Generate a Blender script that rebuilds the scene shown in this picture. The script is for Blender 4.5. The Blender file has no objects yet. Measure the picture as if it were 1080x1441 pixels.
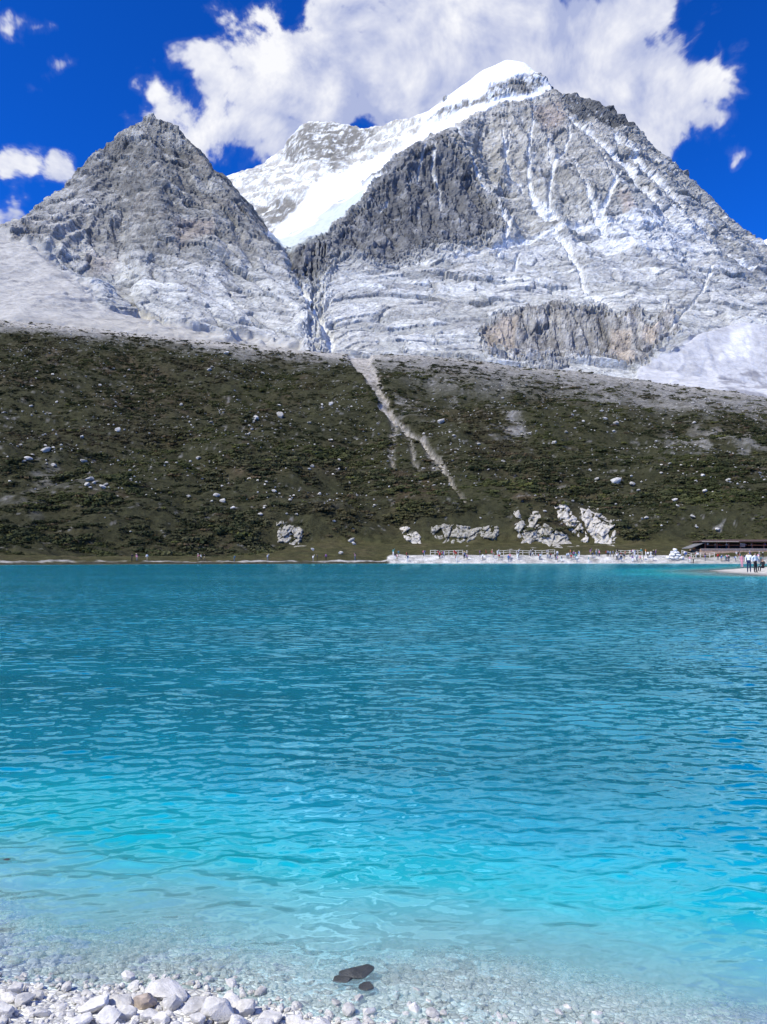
import bpy, bmesh, math, random
import numpy as np
from mathutils import Vector, Matrix
from mathutils.geometry import delaunay_2d_cdt

# ------------------------------------------------------------------ camera, light, sky
sc = bpy.context.scene
COL = sc.collection
F = 1082.0                      # focal length in photo pixels (26 mm equivalent phone lens)
EYE = 1.6
PITCH = math.atan(63.5 / F)
cam = bpy.data.cameras.new('camera')
cam.sensor_fit = 'VERTICAL'; cam.sensor_height = 36.0; cam.lens = 36.0 * F / 1441.0
cam.clip_start = 0.05; cam.clip_end = 20000
camo = bpy.data.objects.new('camera', cam); COL.objects.link(camo)
camo.location = (0, 0, EYE); camo.rotation_euler = (math.pi / 2 + PITCH, 0, 0)
sc.camera = camo

SUN_EL, SUN_AZ = math.radians(50), math.radians(235)      # azimuth clockwise from +Y
SUN_DIR = Vector((math.sin(SUN_AZ) * math.cos(SUN_EL), math.cos(SUN_AZ) * math.cos(SUN_EL), math.sin(SUN_EL)))
sl = bpy.data.lights.new('sun', 'SUN'); sl.energy = 4.6; sl.angle = math.radians(0.53); sl.color = (1.0, 0.955, 0.825)
so = bpy.data.objects.new('sun', sl); COL.objects.link(so)
so.rotation_euler = (-SUN_DIR).to_track_quat('-Z', 'Y').to_euler()

sc.view_settings.view_transform = 'Standard'; sc.view_settings.look = 'None'
sc.view_settings.gamma = 1.0; sc.view_settings.exposure = 0.25
sc.view_settings.use_curve_mapping = False
sc.render.engine = 'CYCLES'
sc.cycles.use_denoising = True
sc.cycles.max_bounces = 4; sc.cycles.diffuse_bounces = 2; sc.cycles.glossy_bounces = 3
sc.cycles.transparent_max_bounces = 8; sc.cycles.transmission_bounces = 2
sc.cycles.caustics_reflective = False; sc.cycles.caustics_refractive = False
sc.cycles.use_adaptive_sampling = True; sc.cycles.adaptive_threshold = 0.03

def ray(px, py):
    """direction of a photo pixel as (x/y, z/y)"""
    px = np.asarray(px, float); py = np.asarray(py, float)
    u = (px - 540.0) / F; v = (720.5 - py) / F
    dy = math.cos(PITCH) - v * math.sin(PITCH)
    return u / dy, (math.sin(PITCH) + v * math.cos(PITCH)) / dy

def P(px, py, Y):
    a, w = ray(px, py)
    return (float(a * Y), float(Y), float(EYE + w * Y))

def on_level(px, py, z=0.0):
    a, w = ray(px, py)
    Y = (z - EYE) / w
    return float(a * Y), float(Y)

def to_px(x, y, z):
    c, s = math.cos(PITCH), math.sin(PITCH)
    d = y * c + (z - EYE) * s
    d = np.maximum(d, 0.01)
    return 540 + F * x / d, 720.5 - F * (-(y) * s + (z - EYE) * c) / d

# ------------------------------------------------------------------ node helper
class NT:
    def __init__(self, tree):
        self.t = tree; self.n = tree.nodes; self.l = tree.links
        self.n.clear()
    def node(self, idname, **kw):
        nd = self.n.new(idname)
        ins = kw.pop('ins', {})
        for k, v in kw.items(): setattr(nd, k, v)
        for k, v in ins.items(): self.set(nd.inputs[k], v)
        return nd
    def set(self, sock, v):
        if isinstance(v, bpy.types.NodeSocket): self.l.new(v, sock)
        elif isinstance(v, (tuple, list)):
            v = tuple(v)
            if sock.type == 'RGBA' and len(v) == 3: v = v + (1.0,)
            sock.default_value = v
        else: sock.default_value = v
    def m(self, op, a, b=None, c=None, clamp=False):
        nd = self.n.new('ShaderNodeMath'); nd.operation = op; nd.use_clamp = clamp
        self.set(nd.inputs[0], a)
        if b is not None: self.set(nd.inputs[1], b)
        if c is not None: self.set(nd.inputs[2], c)
        return nd.outputs[0]
    def vm(self, op, a, b=None):
        nd = self.n.new('ShaderNodeVectorMath'); nd.operation = op
        self.set(nd.inputs[0], a)
        if b is not None: self.set(nd.inputs[1], b)
        return nd.outputs[0]
    def mix(self, f, a, b, blend='MIX'):
        nd = self.n.new('ShaderNodeMix'); nd.data_type = 'RGBA'; nd.blend_type = blend
        self.set(nd.inputs[0], f); self.set(nd.inputs[6], a); self.set(nd.inputs[7], b)
        return nd.outputs[2]
    def ss(self, v, lo, hi, a=0.0, b=1.0):
        nd = self.n.new('ShaderNodeMapRange'); nd.interpolation_type = 'SMOOTHSTEP'
        self.set(nd.inputs[0], v)
        for i, q in enumerate((lo, hi, a, b)): self.set(nd.inputs[1 + i], q)
        return nd.outputs[0]
    def noise(self, vec, scale, detail=4, rough=0.55, dist=0.0, dim='3D'):
        nd = self.n.new('ShaderNodeTexNoise'); nd.noise_dimensions = dim
        if vec is not None: self.set(nd.inputs['Vector'], vec)
        self.set(nd.inputs['Scale'], scale); self.set(nd.inputs['Detail'], detail)
        self.set(nd.inputs['Roughness'], rough); self.set(nd.inputs['Distortion'], dist)
        return nd.outputs[0]
    def attr(self, name, out='Color'):
        nd = self.n.new('ShaderNodeAttribute'); nd.attribute_name = name
        return nd.outputs[out]
    def pos(self):
        return self.n.new('ShaderNodeNewGeometry').outputs['Position']
    def scale_vec(self, v, s):
        nd = self.n.new('ShaderNodeMapping'); nd.vector_type = 'POINT'
        self.set(nd.inputs['Vector'], v); nd.inputs['Scale'].default_value = s
        return nd.outputs[0]
    def bump(self, h, strength, dist):
        nd = self.n.new('ShaderNodeBump'); self.set(nd.inputs['Height'], h)
        self.set(nd.inputs['Strength'], strength); self.set(nd.inputs['Distance'], dist)
        return nd.outputs[0]

MATS = {}
def newmat(name):
    m = bpy.data.materials.new(name); m.use_nodes = True
    MATS[name] = m
    return m, NT(m.node_tree)
def finish(k, shader):
    o = k.n.new('ShaderNodeOutputMaterial'); k.l.new(shader, o.inputs['Surface'])
def principled(k, color, rough=0.8, normal=None, spec=0.3, **extra):
    p = k.n.new('ShaderNodeBsdfPrincipled')
    k.set(p.inputs['Base Color'], color); k.set(p.inputs['Roughness'], rough)
    k.set(p.inputs['Specular IOR Level'], spec)
    if normal is not None: k.set(p.inputs['Normal'], normal)
    for a, b in extra.items(): k.set(p.inputs[a], b)
    finish(k, p.outputs[0])
    return p
def simple_mat(name, color, rough=0.8, vary=0.15, scale=8.0, spec=0.3):
    m, k = newmat(name)
    n = k.noise(k.pos(), scale, 5, 0.6)
    f = k.ss(n, 0.3, 0.7, 1 - vary, 1 + vary)
    c = k.mix(1.0, tuple(color), f, 'MULTIPLY')
    principled(k, c, rough, spec=spec)
    return m

# world: Nishita sky with a cloud bank
wd = bpy.data.worlds.new('World'); sc.world = wd; wd.use_nodes = True
def build_world():
    k = NT(wd.node_tree)
    sky = k.node('ShaderNodeTexSky', sky_type='NISHITA', sun_disc=False, sun_elevation=SUN_EL,
                 sun_rotation=SUN_AZ, altitude=4500.0, air_density=1.0, dust_density=0.0, ozone_density=3.0)
    # strongly polarised high-altitude blue
    g = k.node('ShaderNodeGamma', ins={0: sky.outputs[0], 1: 1.15})
    skyc = k.mix(1.0, g.outputs[0], (0.06, 0.72, 1.85), 'MULTIPLY')
    d = k.n.new('ShaderNodeTexCoord').outputs['Generated']
    sep = k.node('ShaderNodeSeparateXYZ', ins={0: d})
    x, y, z = sep.outputs
    ys = k.m('MAXIMUM', y, 0.08)
    U = k.m('DIVIDE', x, ys); W = k.m('DIVIDE', z, ys)
    wn = k.node('ShaderNodeTexNoise', ins={'Vector': d, 'Scale': 6.0, 'Detail': 2.0})
    wsep = k.node('ShaderNodeSeparateColor', ins={0: wn.outputs[1]})
    warp, warp2 = wsep.outputs[0], wsep.outputs[1]
    U = k.m('ADD', U, k.m('MULTIPLY', k.m('SUBTRACT', warp, 0.5), 0.10))
    W = k.m('ADD', W, k.m('MULTIPLY', k.m('SUBTRACT', warp2, 0.5), 0.10))
    blobs = [ # px, py, rx, ry, weight
        (300, 90, 92, 82, .76), (255, 140, 60, 58, .68), (345, 180, 100, 66, .72), (420, 125, 95, 85, .78), (500, 100, 112, 100, .92),
        (585, 45, 145, 85, .92), (700, 45, 165, 105, .98), (830, 85, 145, 125, 1.02), (930, 118, 112, 98, .92),
        (640, 150, 165, 80, .95), (505, 165, 60, 30, .8), (905, 190, 76, 58, .76), (700, -90, 330, 100, .8),
        (8, 238, 50, 34, .58), (75, 250, 34, 28, .52), (0, 300, 50, 42, .62), (28, 45, 40, 24, .46), (62, 95, 66, 26, .46), 
        (-160, 200, 130, 80, .9), (1300, -40, 160, 70, .8)]
    cov = None
    for px, py, rx, ry, wt in blobs:
        a, w = ray(px, py)
        a1, w1 = ray(px + rx, py - ry)
        ra, rw = float(a1 - a), float(w1 - w)
        du = k.m('DIVIDE', k.m('SUBTRACT', U, float(a)), ra)
        dw = k.m('DIVIDE', k.m('SUBTRACT', W, float(w)), rw)
        r2 = k.m('ADD', k.m('MULTIPLY', du, du), k.m('MULTIPLY', dw, dw))
        v = k.m('MULTIPLY', k.m('SUBTRACT', 1.0, k.m('MULTIPLY', r2, 0.6)), wt)
        cov = v if cov is None else k.m('SMOOTH_MAX', cov, v, 0.12)
    front = k.ss(y, 0.10, 0.30)
    cov = k.m('MULTIPLY', k.m('MAXIMUM', cov, -0.4), front)
    # loose cumulus over the rest of the sky dome
    zz = k.m('MAXIMUM', k.m('ADD', z, 0.12), 0.05)
    pl = k.node('ShaderNodeCombineXYZ', ins={0: k.m('DIVIDE', x, zz), 1: k.m('DIVIDE', y, zz), 2: 0.0}).outputs[0]
    gen = k.ss(k.noise(pl, 0.9, 3, 0.5), 0.50, 0.66, -0.4, 1.0)
    back = k.ss(y, 0.22, -0.05)
    cov = k.m('ADD', cov, k.m('MULTIPLY', k.m('ADD', gen, 0.2), back))
    n1 = k.noise(d, 7.5, 6, 0.64, 0.35)
    n2 = k.noise(d, 30.0, 2, 0.6, 0.5)
    puff = k.node('ShaderNodeTexVoronoi', feature='F1', ins={'Vector': k.vm('ADD', d, k.vm('MULTIPLY', wn.outputs[1], (.05, .05, .05))), 'Scale': 15.0, 'Detail': 1.0}).outputs[0]
    pf = k.m('SUBTRACT', .42, puff)
    n = k.m('ADD', k.m('MULTIPLY', pf, .75), k.m('ADD', k.m('MULTIPLY', k.m('SUBTRACT', n1, 0.5), 2.2), k.m('MULTIPLY', k.m('SUBTRACT', n2, 0.5), 0.9)))
    na = k.noise(k.vm('ADD', d, (-0.016, 0.0, 0.020)), 7.5, 5, 0.62, 0.35)
    raw = k.m('ADD', cov, n)
    alpha = k.ss(raw, 0.02, 0.32)
    wisp = k.m('MULTIPLY', k.ss(raw, -0.10, 0.25), 0.10)
    alpha = k.m('MAXIMUM', alpha, wisp)
    lit = k.m('ADD', k.m('ADD', 0.76, k.m('MULTIPLY', pf, .8)), k.m('MULTIPLY', k.m('SUBTRACT', n1, na), 3.2))
    broad = k.ss(k.noise(d, 4.2, 2, 0.5), 0.34, 0.62)
    lit = k.m('ADD', lit, k.m('MULTIPLY', k.m('SUBTRACT', broad, 0.55), 0.4))
    lit = k.m('MINIMUM', k.m('MAXIMUM', lit, 0.0), 1.0)
    cc = k.mix(lit, (3.6, 4.1, 6.2), (8.1, 8.15, 8.5))
    col = k.mix(alpha, skyc, cc)
    bg = k.node('ShaderNodeBackground', ins={'Color': col, 'Strength': 0.10})
    o = k.n.new('ShaderNodeOutputWorld'); k.l.new(bg.outputs[0], o.inputs['Surface'])
    wd.cycles.sampling_method = 'MANUAL'; wd.cycles.sample_map_resolution = 512
build_world()

# ------------------------------------------------------------------ numpy noise
_rng = np.random.RandomState(5)
_perm = _rng.permutation(256).astype(np.int32); _perm = np.concatenate([_perm, _perm, _perm])
_g = _rng.normal(size=(256, 3)).astype(np.float32); _g /= np.linalg.norm(_g, axis=1)[:, None]
def pn(x, y, z=None, seed=0):
    """gradient noise, about -0.7 .. 0.7"""
    x = np.asarray(x, np.float32) + np.float32(seed * 17.31 + 1000); y = np.asarray(y, np.float32) + np.float32(seed * 5.77 + 1000)
    xi = np.floor(x); yi = np.floor(y); xf = x - xi; yf = y - yi
    xi = xi.astype(np.int32) & 255; yi = yi.astype(np.int32) & 255
    u = xf * xf * xf * (xf * (xf * 6 - 15) + 10); v = yf * yf * yf * (yf * (yf * 6 - 15) + 10)
    if z is None:
        def c(dx, dy):
            h = _perm[_perm[(xi + dx) & 255] + ((yi + dy) & 255)]
            g = _g[h]
            return g[..., 0] * (xf - dx) + g[..., 1] * (yf - dy)
        a = c(0, 0); b = c(1, 0); a = a + u * (b - a)
        e = c(0, 1); f = c(1, 1); e = e + u * (f - e)
        return 1.2 * (a + v * (e - a))
    z = np.asarray(z, np.float32) + np.float32(seed * 9.13 + 1000)
    zi = np.floor(z); zf = z - zi; zi = zi.astype(np.int32) & 255
    w = zf * zf * zf * (zf * (zf * 6 - 15) + 10)
    def c(dx, dy, dz):
        h = _perm[_perm[_perm[(xi + dx) & 255] + ((yi + dy) & 255)] + ((zi + dz) & 255)]
        g = _g[h]
        return g[..., 0] * (xf - dx) + g[..., 1] * (yf - dy) + g[..., 2] * (zf - dz)
    def pl(dz):
        a = c(0, 0, dz); b = c(1, 0, dz); a = a + u * (b - a)
        e = c(0, 1, dz); f = c(1, 1, dz); e = e + u * (f - e)
        return a + v * (e - a)
    a = pl(0); b = pl(1)
    return 1.2 * (a + w * (b - a))
def fbm(x, y, z=None, oct=4, seed=0, gain=0.5):
    t = 0; a = 1.0; f = 1.0
    for i in range(oct):
        t = t + a * pn(x * f, y * f, None if z is None else z * f, seed + i * 3); a *= gain; f *= 2.03
    return t
def ridged(x, y, z=None, oct=4, seed=0, gain=0.5):
    t = 0; a = 1.0; f = 1.0; tot = 0
    for i in range(oct):
        t = t + a * (1 - np.abs(pn(x * f, y * f, None if z is None else z * f, seed + i * 3)) * 2.2); tot += a; a *= gain; f *= 2.05
    return t / tot
def sstep(v, lo, hi):
    t = np.clip((v - lo) / (hi - lo), 0, 1)
    return t * t * (3 - 2 * t)
def poly_mask(px, py, poly, soft=3.0):
    """1 inside a polygon given in photo pixels, soft edge"""
    poly = np.array(poly, float)
    out = np.zeros(px.shape, np.float32)
    sel = (px > poly[:, 0].min() - 3 * soft) & (px < poly[:, 0].max() + 3 * soft) & (py > poly[:, 1].min() - 3 * soft) & (py < poly[:, 1].max() + 3 * soft)
    if not sel.any(): return out
    x = px[sel]; y = py[sel]
    dmin = np.full(x.shape, 1e9); ins = np.zeros(x.shape, bool)
    n = len(poly)
    for i in range(n):
        x0, y0 = poly[i]; x1, y1 = poly[(i + 1) % n]
        ex, ey = x1 - x0, y1 - y0
        t = np.clip(((x - x0) * ex + (y - y0) * ey) / (ex * ex + ey * ey + 1e-9), 0, 1)
        dmin = np.minimum(dmin, np.hypot(x - x0 - t * ex, y - y0 - t * ey))
        cr = ((y0 <= y) != (y1 <= y))
        xi = x0 + (y - y0) / (ey if abs(ey) > 1e-9 else 1e-9) * ex
        ins ^= cr & (x < xi)
    sd = np.where(ins, dmin, -dmin)
    out[sel] = sstep(sd, -soft, soft)
    return out
def line_mask(px, py, pts, soft=1.5):
    """1 on a polyline of (px, py, half width)"""
    out = np.zeros(px.shape, np.float32)
    pts = np.array(pts, float)
    m = pts[:, 2].max() + 3 * soft
    sel = (px > pts[:, 0].min() - m) & (px < pts[:, 0].max() + m) & (py > pts[:, 1].min() - m) & (py < pts[:, 1].max() + m)
    x = px[sel]; y = py[sel]; best = np.zeros(x.shape)
    for i in range(len(pts) - 1):
        x0, y0, r0 = pts[i]; x1, y1, r1 = pts[i + 1]
        ex, ey = x1 - x0, y1 - y0
        t = np.clip(((x - x0) * ex + (y - y0) * ey) / (ex * ex + ey * ey + 1e-9), 0, 1)
        dd = np.hypot(x - x0 - t * ex, y - y0 - t * ey); r = r0 + t * (r1 - r0)
        best = np.maximum(best, sstep(r + soft - dd, 0, 2 * soft))
    out[sel] = best
    return out

def tin(points, lines, X, Y):
    """piecewise linear height from 3D break lines and points"""
    vs = []; es = []; zs = []
    for ln in lines:
        i0 = len(vs)
        for (x, y, z) in ln: vs.append(Vector((x / 1000, y / 1000))); zs.append(z)
        es += [(i0 + i, i0 + i + 1) for i in range(len(ln) - 1)]
    for (x, y, z) in points: vs.append(Vector((x / 1000, y / 1000))); zs.append(z)
    r = delaunay_2d_cdt(vs, es, [], 0, 1e-6, True)
    nv, nf, ov = r[0], r[2], r[3]
    src = np.array([(v.x, v.y) for v in vs]); zs = np.array(zs)
    nz = []
    for v, o in zip(nv, ov):
        if o: nz.append(zs[o[0]])
        else:
            dd = np.hypot(src[:, 0] - v.x, src[:, 1] - v.y); j = np.argsort(dd)[:2]
            nz.append((zs[j] / (dd[j] + 1e-9)).sum() / (1 / (dd[j] + 1e-9)).sum())
    Z = np.full(X.shape, np.nan)
    for f in nf:
        for q in range(1, len(f) - 1):
            a, b, c = f[0], f[q], f[q + 1]
            ax, ay = nv[a].x * 1000, nv[a].y * 1000; bx, by = nv[b].x * 1000, nv[b].y * 1000; cx, cy = nv[c].x * 1000, nv[c].y * 1000
            den = (by - cy) * (ax - cx) + (cx - bx) * (ay - cy)
            if abs(den) < 1e-9: continue
            # fan grids are regular in (column, row): limit rows by y
            rows = np.where((Y[:, 0] >= min(ay, by, cy) - 1e-6) & (Y[:, 0] <= max(ay, by, cy) + 1e-6))[0]
            if not len(rows): continue
            s = slice(rows[0], rows[-1] + 1)
            x = X[s]; y = Y[s]
            l1 = ((by - cy) * (x - cx) + (cx - bx) * (y - cy)) / den
            l2 = ((cy - ay) * (x - cx) + (ax - cx) * (y - cy)) / den
            ok = (l1 >= -1e-6) & (l2 >= -1e-6) & (l1 + l2 <= 1 + 1e-6)
            zz = l1 * nz[a] + l2 * nz[b] + (1 - l1 - l2) * nz[c]
            Z[s][ok] = zz[ok]
    for _ in range(4):
        bad = np.isnan(Z)
        if not bad.any(): break
        Z2 = np.where(bad, np.nanmin(Z), Z); Z = Z2
    return Z
def facets(u, v, seed, su, sv):
    """nearest-cell planes: ((offset, tilt), random id, edge distance) in cell units"""
    r = np.random.RandomState(900 + seed); tab = r.uniform(size=(4096, 5)).astype(np.float32)
    u = u.astype(np.float32); v = v.astype(np.float32)
    ui = np.floor(u).astype(np.int32); vi = np.floor(v).astype(np.int32)
    b1 = np.full(u.shape, 9e9, np.float32); b2 = b1.copy(); h1 = np.zeros(u.shape, np.int32); du1 = np.zeros_like(b1); dv1 = np.zeros_like(b1)
    for i in (-1, 0, 1):
        for j in (-1, 0, 1):
            h = ((ui + i) * 73 + (vi + j) * 521 + ((ui + i) * (vi + j)) % 37) & 4095
            du = u - (ui + i) - tab[h, 0]; dv = v - (vi + j) - tab[h, 1]
            d = du * du + dv * dv
            nb = d < b1
            b2 = np.where(nb, b1, np.minimum(b2, d))
            b1 = np.where(nb, d, b1); h1 = np.where(nb, h, h1); du1 = np.where(nb, du, du1); dv1 = np.where(nb, dv, dv1)
    off = tab[h1, 2] - .5
    tilt = ((tab[h1, 3] - .5) * du1 * 2 * su / sv + (tab[h1, 4] - .42) * dv1 * 2) * 1.0
    return (off, tilt), tab[h1, 2], np.sqrt(b2) - np.sqrt(b1)
def blur(Z, n):
    for _ in range(n):
        p = np.pad(Z, 1, mode='edge')
        Z = (p[:-2, 1:-1] + p[2:, 1:-1] + p[1:-1, :-2] + p[1:-1, 2:] + 2 * p[1:-1, 1:-1]) / 6
    return Z
def normals(X, Y, Z):
    def d(A, ax): return np.gradient(A, axis=ax)
    a = np.stack([d(X, 1), d(Y, 1), d(Z, 1)], -1); b = np.stack([d(X, 0), d(Y, 0), d(Z, 0)], -1)
    n = np.cross(a, b); n /= np.linalg.norm(n, axis=-1)[..., None] + 1e-12
    n[n[..., 2] < 0] *= -1
    return n

# ------------------------------------------------------------------ mesh helpers
def mesh_np(name, verts, faces, smooth=True):
    """verts (n,3) and faces (m,k) as arrays"""
    verts = np.ascontiguousarray(verts, np.float32); faces = np.ascontiguousarray(faces, np.int32)
    me = bpy.data.meshes.new(name)
    me.vertices.add(len(verts)); me.vertices.foreach_set('co', verts.ravel())
    kk = faces.shape[1]
    me.loops.add(faces.size); me.loops.foreach_set('vertex_index', faces.ravel())
    me.polygons.add(len(faces)); me.polygons.foreach_set('loop_start', np.arange(0, faces.size, kk, dtype=np.int32))
    me.polygons.foreach_set('use_smooth', np.full(len(faces), smooth))
    me.update(calc_edges=True)
    return me
def grid_faces(nr, nc):
    i = np.arange((nr - 1) * (nc - 1)); r = i // (nc - 1); c = i % (nc - 1); a = r * nc + c
    return np.stack([a, a + 1, a + nc + 1, a + nc], -1)
def set_color(me, name, rgb):
    at = me.color_attributes.new(name, 'FLOAT_COLOR', 'POINT')
    n = len(me.vertices)
    a = np.ones((n, 4), np.float32); a[:, :3] = rgb.reshape(n, 3)
    at.data.foreach_set('color', a.ravel())
def set_float(me, name, v):
    at = me.attributes.new(name, 'FLOAT', 'POINT'); at.data.foreach_set('value', np.ascontiguousarray(v, np.float32).ravel())
def link(name, me, mat=None, parent=None, label=None, cat=None, group=None, kind=None):
    o = bpy.data.objects.new(name, me); COL.objects.link(o)
    if mat is not None and me is not None and len(me.materials) == 0: me.materials.append(mat)
    if parent is not None: o.parent = parent
    tag(o, label, cat, group, kind)
    return o
def tag(o, label=None, cat=None, group=None, kind=None):
    if label: o['label'] = label
    if cat: o['category'] = cat
    if group: o['group'] = group
    if kind: o['kind'] = kind
    return o

# ------------------------------------------------------------------ mountains
def build_mountains():
    NCm, NRm = 820, 800
    a = np.linspace(-0.80, 0.80, NCm)
    Yr = np.exp(np.linspace(math.log(505), math.log(2750), NRm))
    A, Y = np.meshgrid(a, Yr); X = A * Y
    L = []
    def ln(*p): L.append([P(*q) for q in p])
    # skyline of the big peak, left arm to the snow peak behind
    ln((712, 81, 2000), (680, 96, 2020), (640, 126, 2050), (605, 154, 2080), (575, 168, 2120), (540, 176, 2200), (505, 178, 2280), (470, 172, 2340),
       (440, 166, 2380), (425, 177, 2385), (400, 206, 2390), (375, 229, 2390), (345, 242, 2380), (318, 248, 2350), (240, 290, 2300), (120, 340, 2250), (-60, 400, 2200), (-300, 470, 2200))
    # right arm
    ln((712, 81, 2000), (738, 86, 1995), (755, 99, 1985), (778, 121, 1970), (805, 133, 1960), (832, 139, 1950), (862, 157, 1940), (888, 180, 1925),
       (920, 206, 1910), (950, 240, 1890), (1000, 285, 1860), (1040, 315, 1830), (1065, 337, 1810), (1110, 372, 1780), (1200, 440, 1700), (1380, 560, 1600))
    # dark buttress crest in front of the glacier
    ln((652, 178, 1800), (622, 194, 1640), (600, 205, 1605), (575, 222, 1565), (548, 250, 1515), (522, 280, 1455), (495, 312, 1390), (470, 336, 1330), (440, 343, 1270), (420, 346, 1230), (413, 372, 1165))
    # gully between the two peaks
    ln((402, 352, 1330), (409, 380, 1180), (428, 425, 1040), (450, 457, 950), (470, 486, 860), (482, 502, 780))
    # glacier floor behind the buttress
    ln((392, 338, 1480), (430, 318, 1600), (480, 292, 1740), (522, 266, 1840), (560, 232, 1890), (600, 198, 1940), (640, 164, 1965))
    ln((380, 325, 1640), (420, 300, 1780), (445, 258, 1980), (500, 236, 2060), (550, 214, 2060), (590, 188, 2040))
    # left peak
    ln((212, 159, 1400), (180, 178, 1390), (163, 190, 1385), (135, 212, 1375), (100, 255, 1350), (70, 285, 1330), (32, 316, 1300), (0, 330, 1290), (-100, 365, 1230), (-280, 440, 1080))
    ln((212, 159, 1400), (236, 168, 1395), (262, 191, 1370), (283, 217, 1340), (302, 242, 1310), (330, 272, 1270), (352, 303, 1220), (378, 338, 1160),
       (398, 372, 1100), (424, 412, 1010), (448, 452, 920), (466, 485, 835))
    ln((212, 159, 1400), (216, 230, 1255), (226, 300, 1115), (242, 370, 985), (252, 430, 870), (256, 476, 770))
    ln((135, 212, 1375), (122, 290, 1180), (112, 350, 1050), (104, 392, 950))
    ln((172, 215, 1350), (172, 270, 1255), (176, 335, 1120), (182, 400, 985), (196, 450, 850))
    ln((252, 215, 1340), (276, 270, 1250), (304, 335, 1135), (334, 400, 1015), (372, 462, 880))
    # main face contour lines
    ln((690, 150, 1905), (740, 140, 1910), (790, 150, 1900), (850, 175, 1880))
    ln((670, 200, 1780), (720, 195, 1790), (780, 200, 1780), (850, 215, 1770), (910, 232, 1790))
    ln((640, 285, 1535), (700, 280, 1585), (760, 285, 1580), (830, 280, 1570), (900, 285, 1600), (965, 290, 1700))
    ln((560, 350, 1320), (640, 352, 1360), (720, 350, 1410), (800, 348, 1440), (880, 342, 1455), (960, 345, 1500), (1030, 352, 1600))
    ln((480, 420, 1070), (560, 420, 1105), (640, 415, 1150), (720, 418, 1175), (800, 418, 1185), (880, 414, 1200), (960, 408, 1260), (1040, 410, 1380), (1120, 430, 1430))
    ln((685, 458, 985), (740, 440, 1000), (800, 432, 1005), (850, 438, 1005), (900, 452, 990))
    ln((685, 500, 935), (740, 505, 945), (800, 510, 950), (850, 512, 955), (900, 515, 945))
    ln((510, 498, 825), (560, 503, 830), (620, 505, 840), (660, 503, 860))
    # snow dome lower right and its dip behind
    ln((900, 518, 760), (935, 498, 790), (985, 472, 850), (1020, 458, 885), (1048, 453, 900), (1085, 458, 905), (1180, 470, 900))
    ln((930, 520, 860), (985, 490, 930), (1045, 474, 1000), (1120, 476, 1020))
    # talus fan left
    ln((30, 344, 985), (62, 366, 900), (108, 408, 800), (150, 438, 730), (215, 460, 690), (330, 482, 700))
    ln((-40, 338, 980), (-40, 400, 760), (-40, 452, 590))
    ln((-240, 350, 1000), (-300, 440, 700))
    pts = [P(60, 420, 720), P(100, 455, 610), P(20, 447, 590), P(40, 390, 830), P(300, 478, 640)]
    # hidden backs, dips and rims
    def wp(A_, Y_, z): pts.append((A_ * Y_, Y_, z))
    for A_, Y_, z in [(-.82, 2760, 300), (-.4, 2760, 500), (-.1, 2760, 800), (.15, 2760, 800), (.4, 2760, 600), (.82, 2760, 200), (.3, 2350, 900), (.5, 2200, 550), (.7, 2050, 300),
                      (-.33, 1750, 480), (-.2, 1700, 520), (-.5, 1700, 380), (-.14, 1560, 520), (-.82, 1700, 250), (.82, 1500, 250), (-.82, 1000, 260), (.82, 900, 190), (.6, 760, 150)]: wp(A_, Y_, z)
    for A_ in np.linspace(-.82, .82, 24): wp(A_, 500, 70)
    wp(-.82, 600, 150); wp(.82, 600, 110)
    Z = tin(pts, L, X, Y)
    Z = blur(Z, 3)
    px0, py0 = to_px(X, Y, Z)
    wx = 10 * fbm(X / 55, Y / 55, Z / 55, 4, 41); wy = 10 * fbm(X / 55, Y / 55, Z / 55, 4, 51)
    px = px0 + wx; py = py0 + wy
    def pm(poly, s=3.0): return poly_mask(px, py, poly, s)
    far = sstep(Y, 1560, 1640)          # behind the buttress crest
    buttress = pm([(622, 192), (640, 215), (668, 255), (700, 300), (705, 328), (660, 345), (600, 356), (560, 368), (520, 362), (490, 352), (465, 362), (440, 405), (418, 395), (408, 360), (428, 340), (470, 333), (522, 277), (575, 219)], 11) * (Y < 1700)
    leftpk = sstep(py, 395, 290) * sstep(px, 440, 395) * (Y < 1480)
    cap = pm([(580, 170), (600, 155), (640, 122), (680, 92), (712, 70), (745, 80), (757, 104), (735, 109), (712, 113), (690, 117), (672, 132), (648, 142), (622, 155)], 2.5)
    band = pm([(780, 127), (745, 139), (705, 148), (668, 162), (640, 180), (612, 192), (585, 205), (560, 225), (540, 250), (515, 268), (495, 277), (468, 292), (440, 316), (400, 332), (372, 332), (415, 300), (428, 285),
               (440, 262), (450, 250), (470, 243), (520, 231), (550, 213), (590, 185), (622, 166), (650, 152), (690, 141), (740, 131), (775, 120)], 3) * (1 - buttress)
    backf = pm([(300, 248), (345, 238), (375, 222), (400, 200), (430, 160), (470, 165), (560, 168), (600, 155), (620, 165), (580, 192), (520, 231), (450, 250), (420, 300), (380, 328), (330, 320), (300, 290)], 3) * far
    backrock = np.maximum(pm([(430, 176), (470, 177), (525, 184), (530, 205), (500, 215), (465, 238), (440, 226), (405, 232), (398, 214)], 4), pm([(335, 292), (420, 280), (425, 300), (385, 332), (350, 318)], 5)) * far
    darkband = pm([(592, 168), (640, 133), (672, 134), (690, 118), (757, 106), (778, 122), (745, 130), (700, 138), (655, 150), (620, 166), (580, 190), (560, 195)], 3)
    ice = pm([(372, 334), (400, 332), (440, 316), (495, 277), (515, 268), (520, 280), (495, 300), (470, 315), (465, 335), (440, 348), (410, 356), (390, 348)], 3) * (1 - buttress) * (Y > 1180)
    rshade = pm([(770, 112), (805, 125), (835, 130), (870, 150), (895, 182), (880, 184), (850, 177), (820, 163), (795, 147)], 3)
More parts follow.
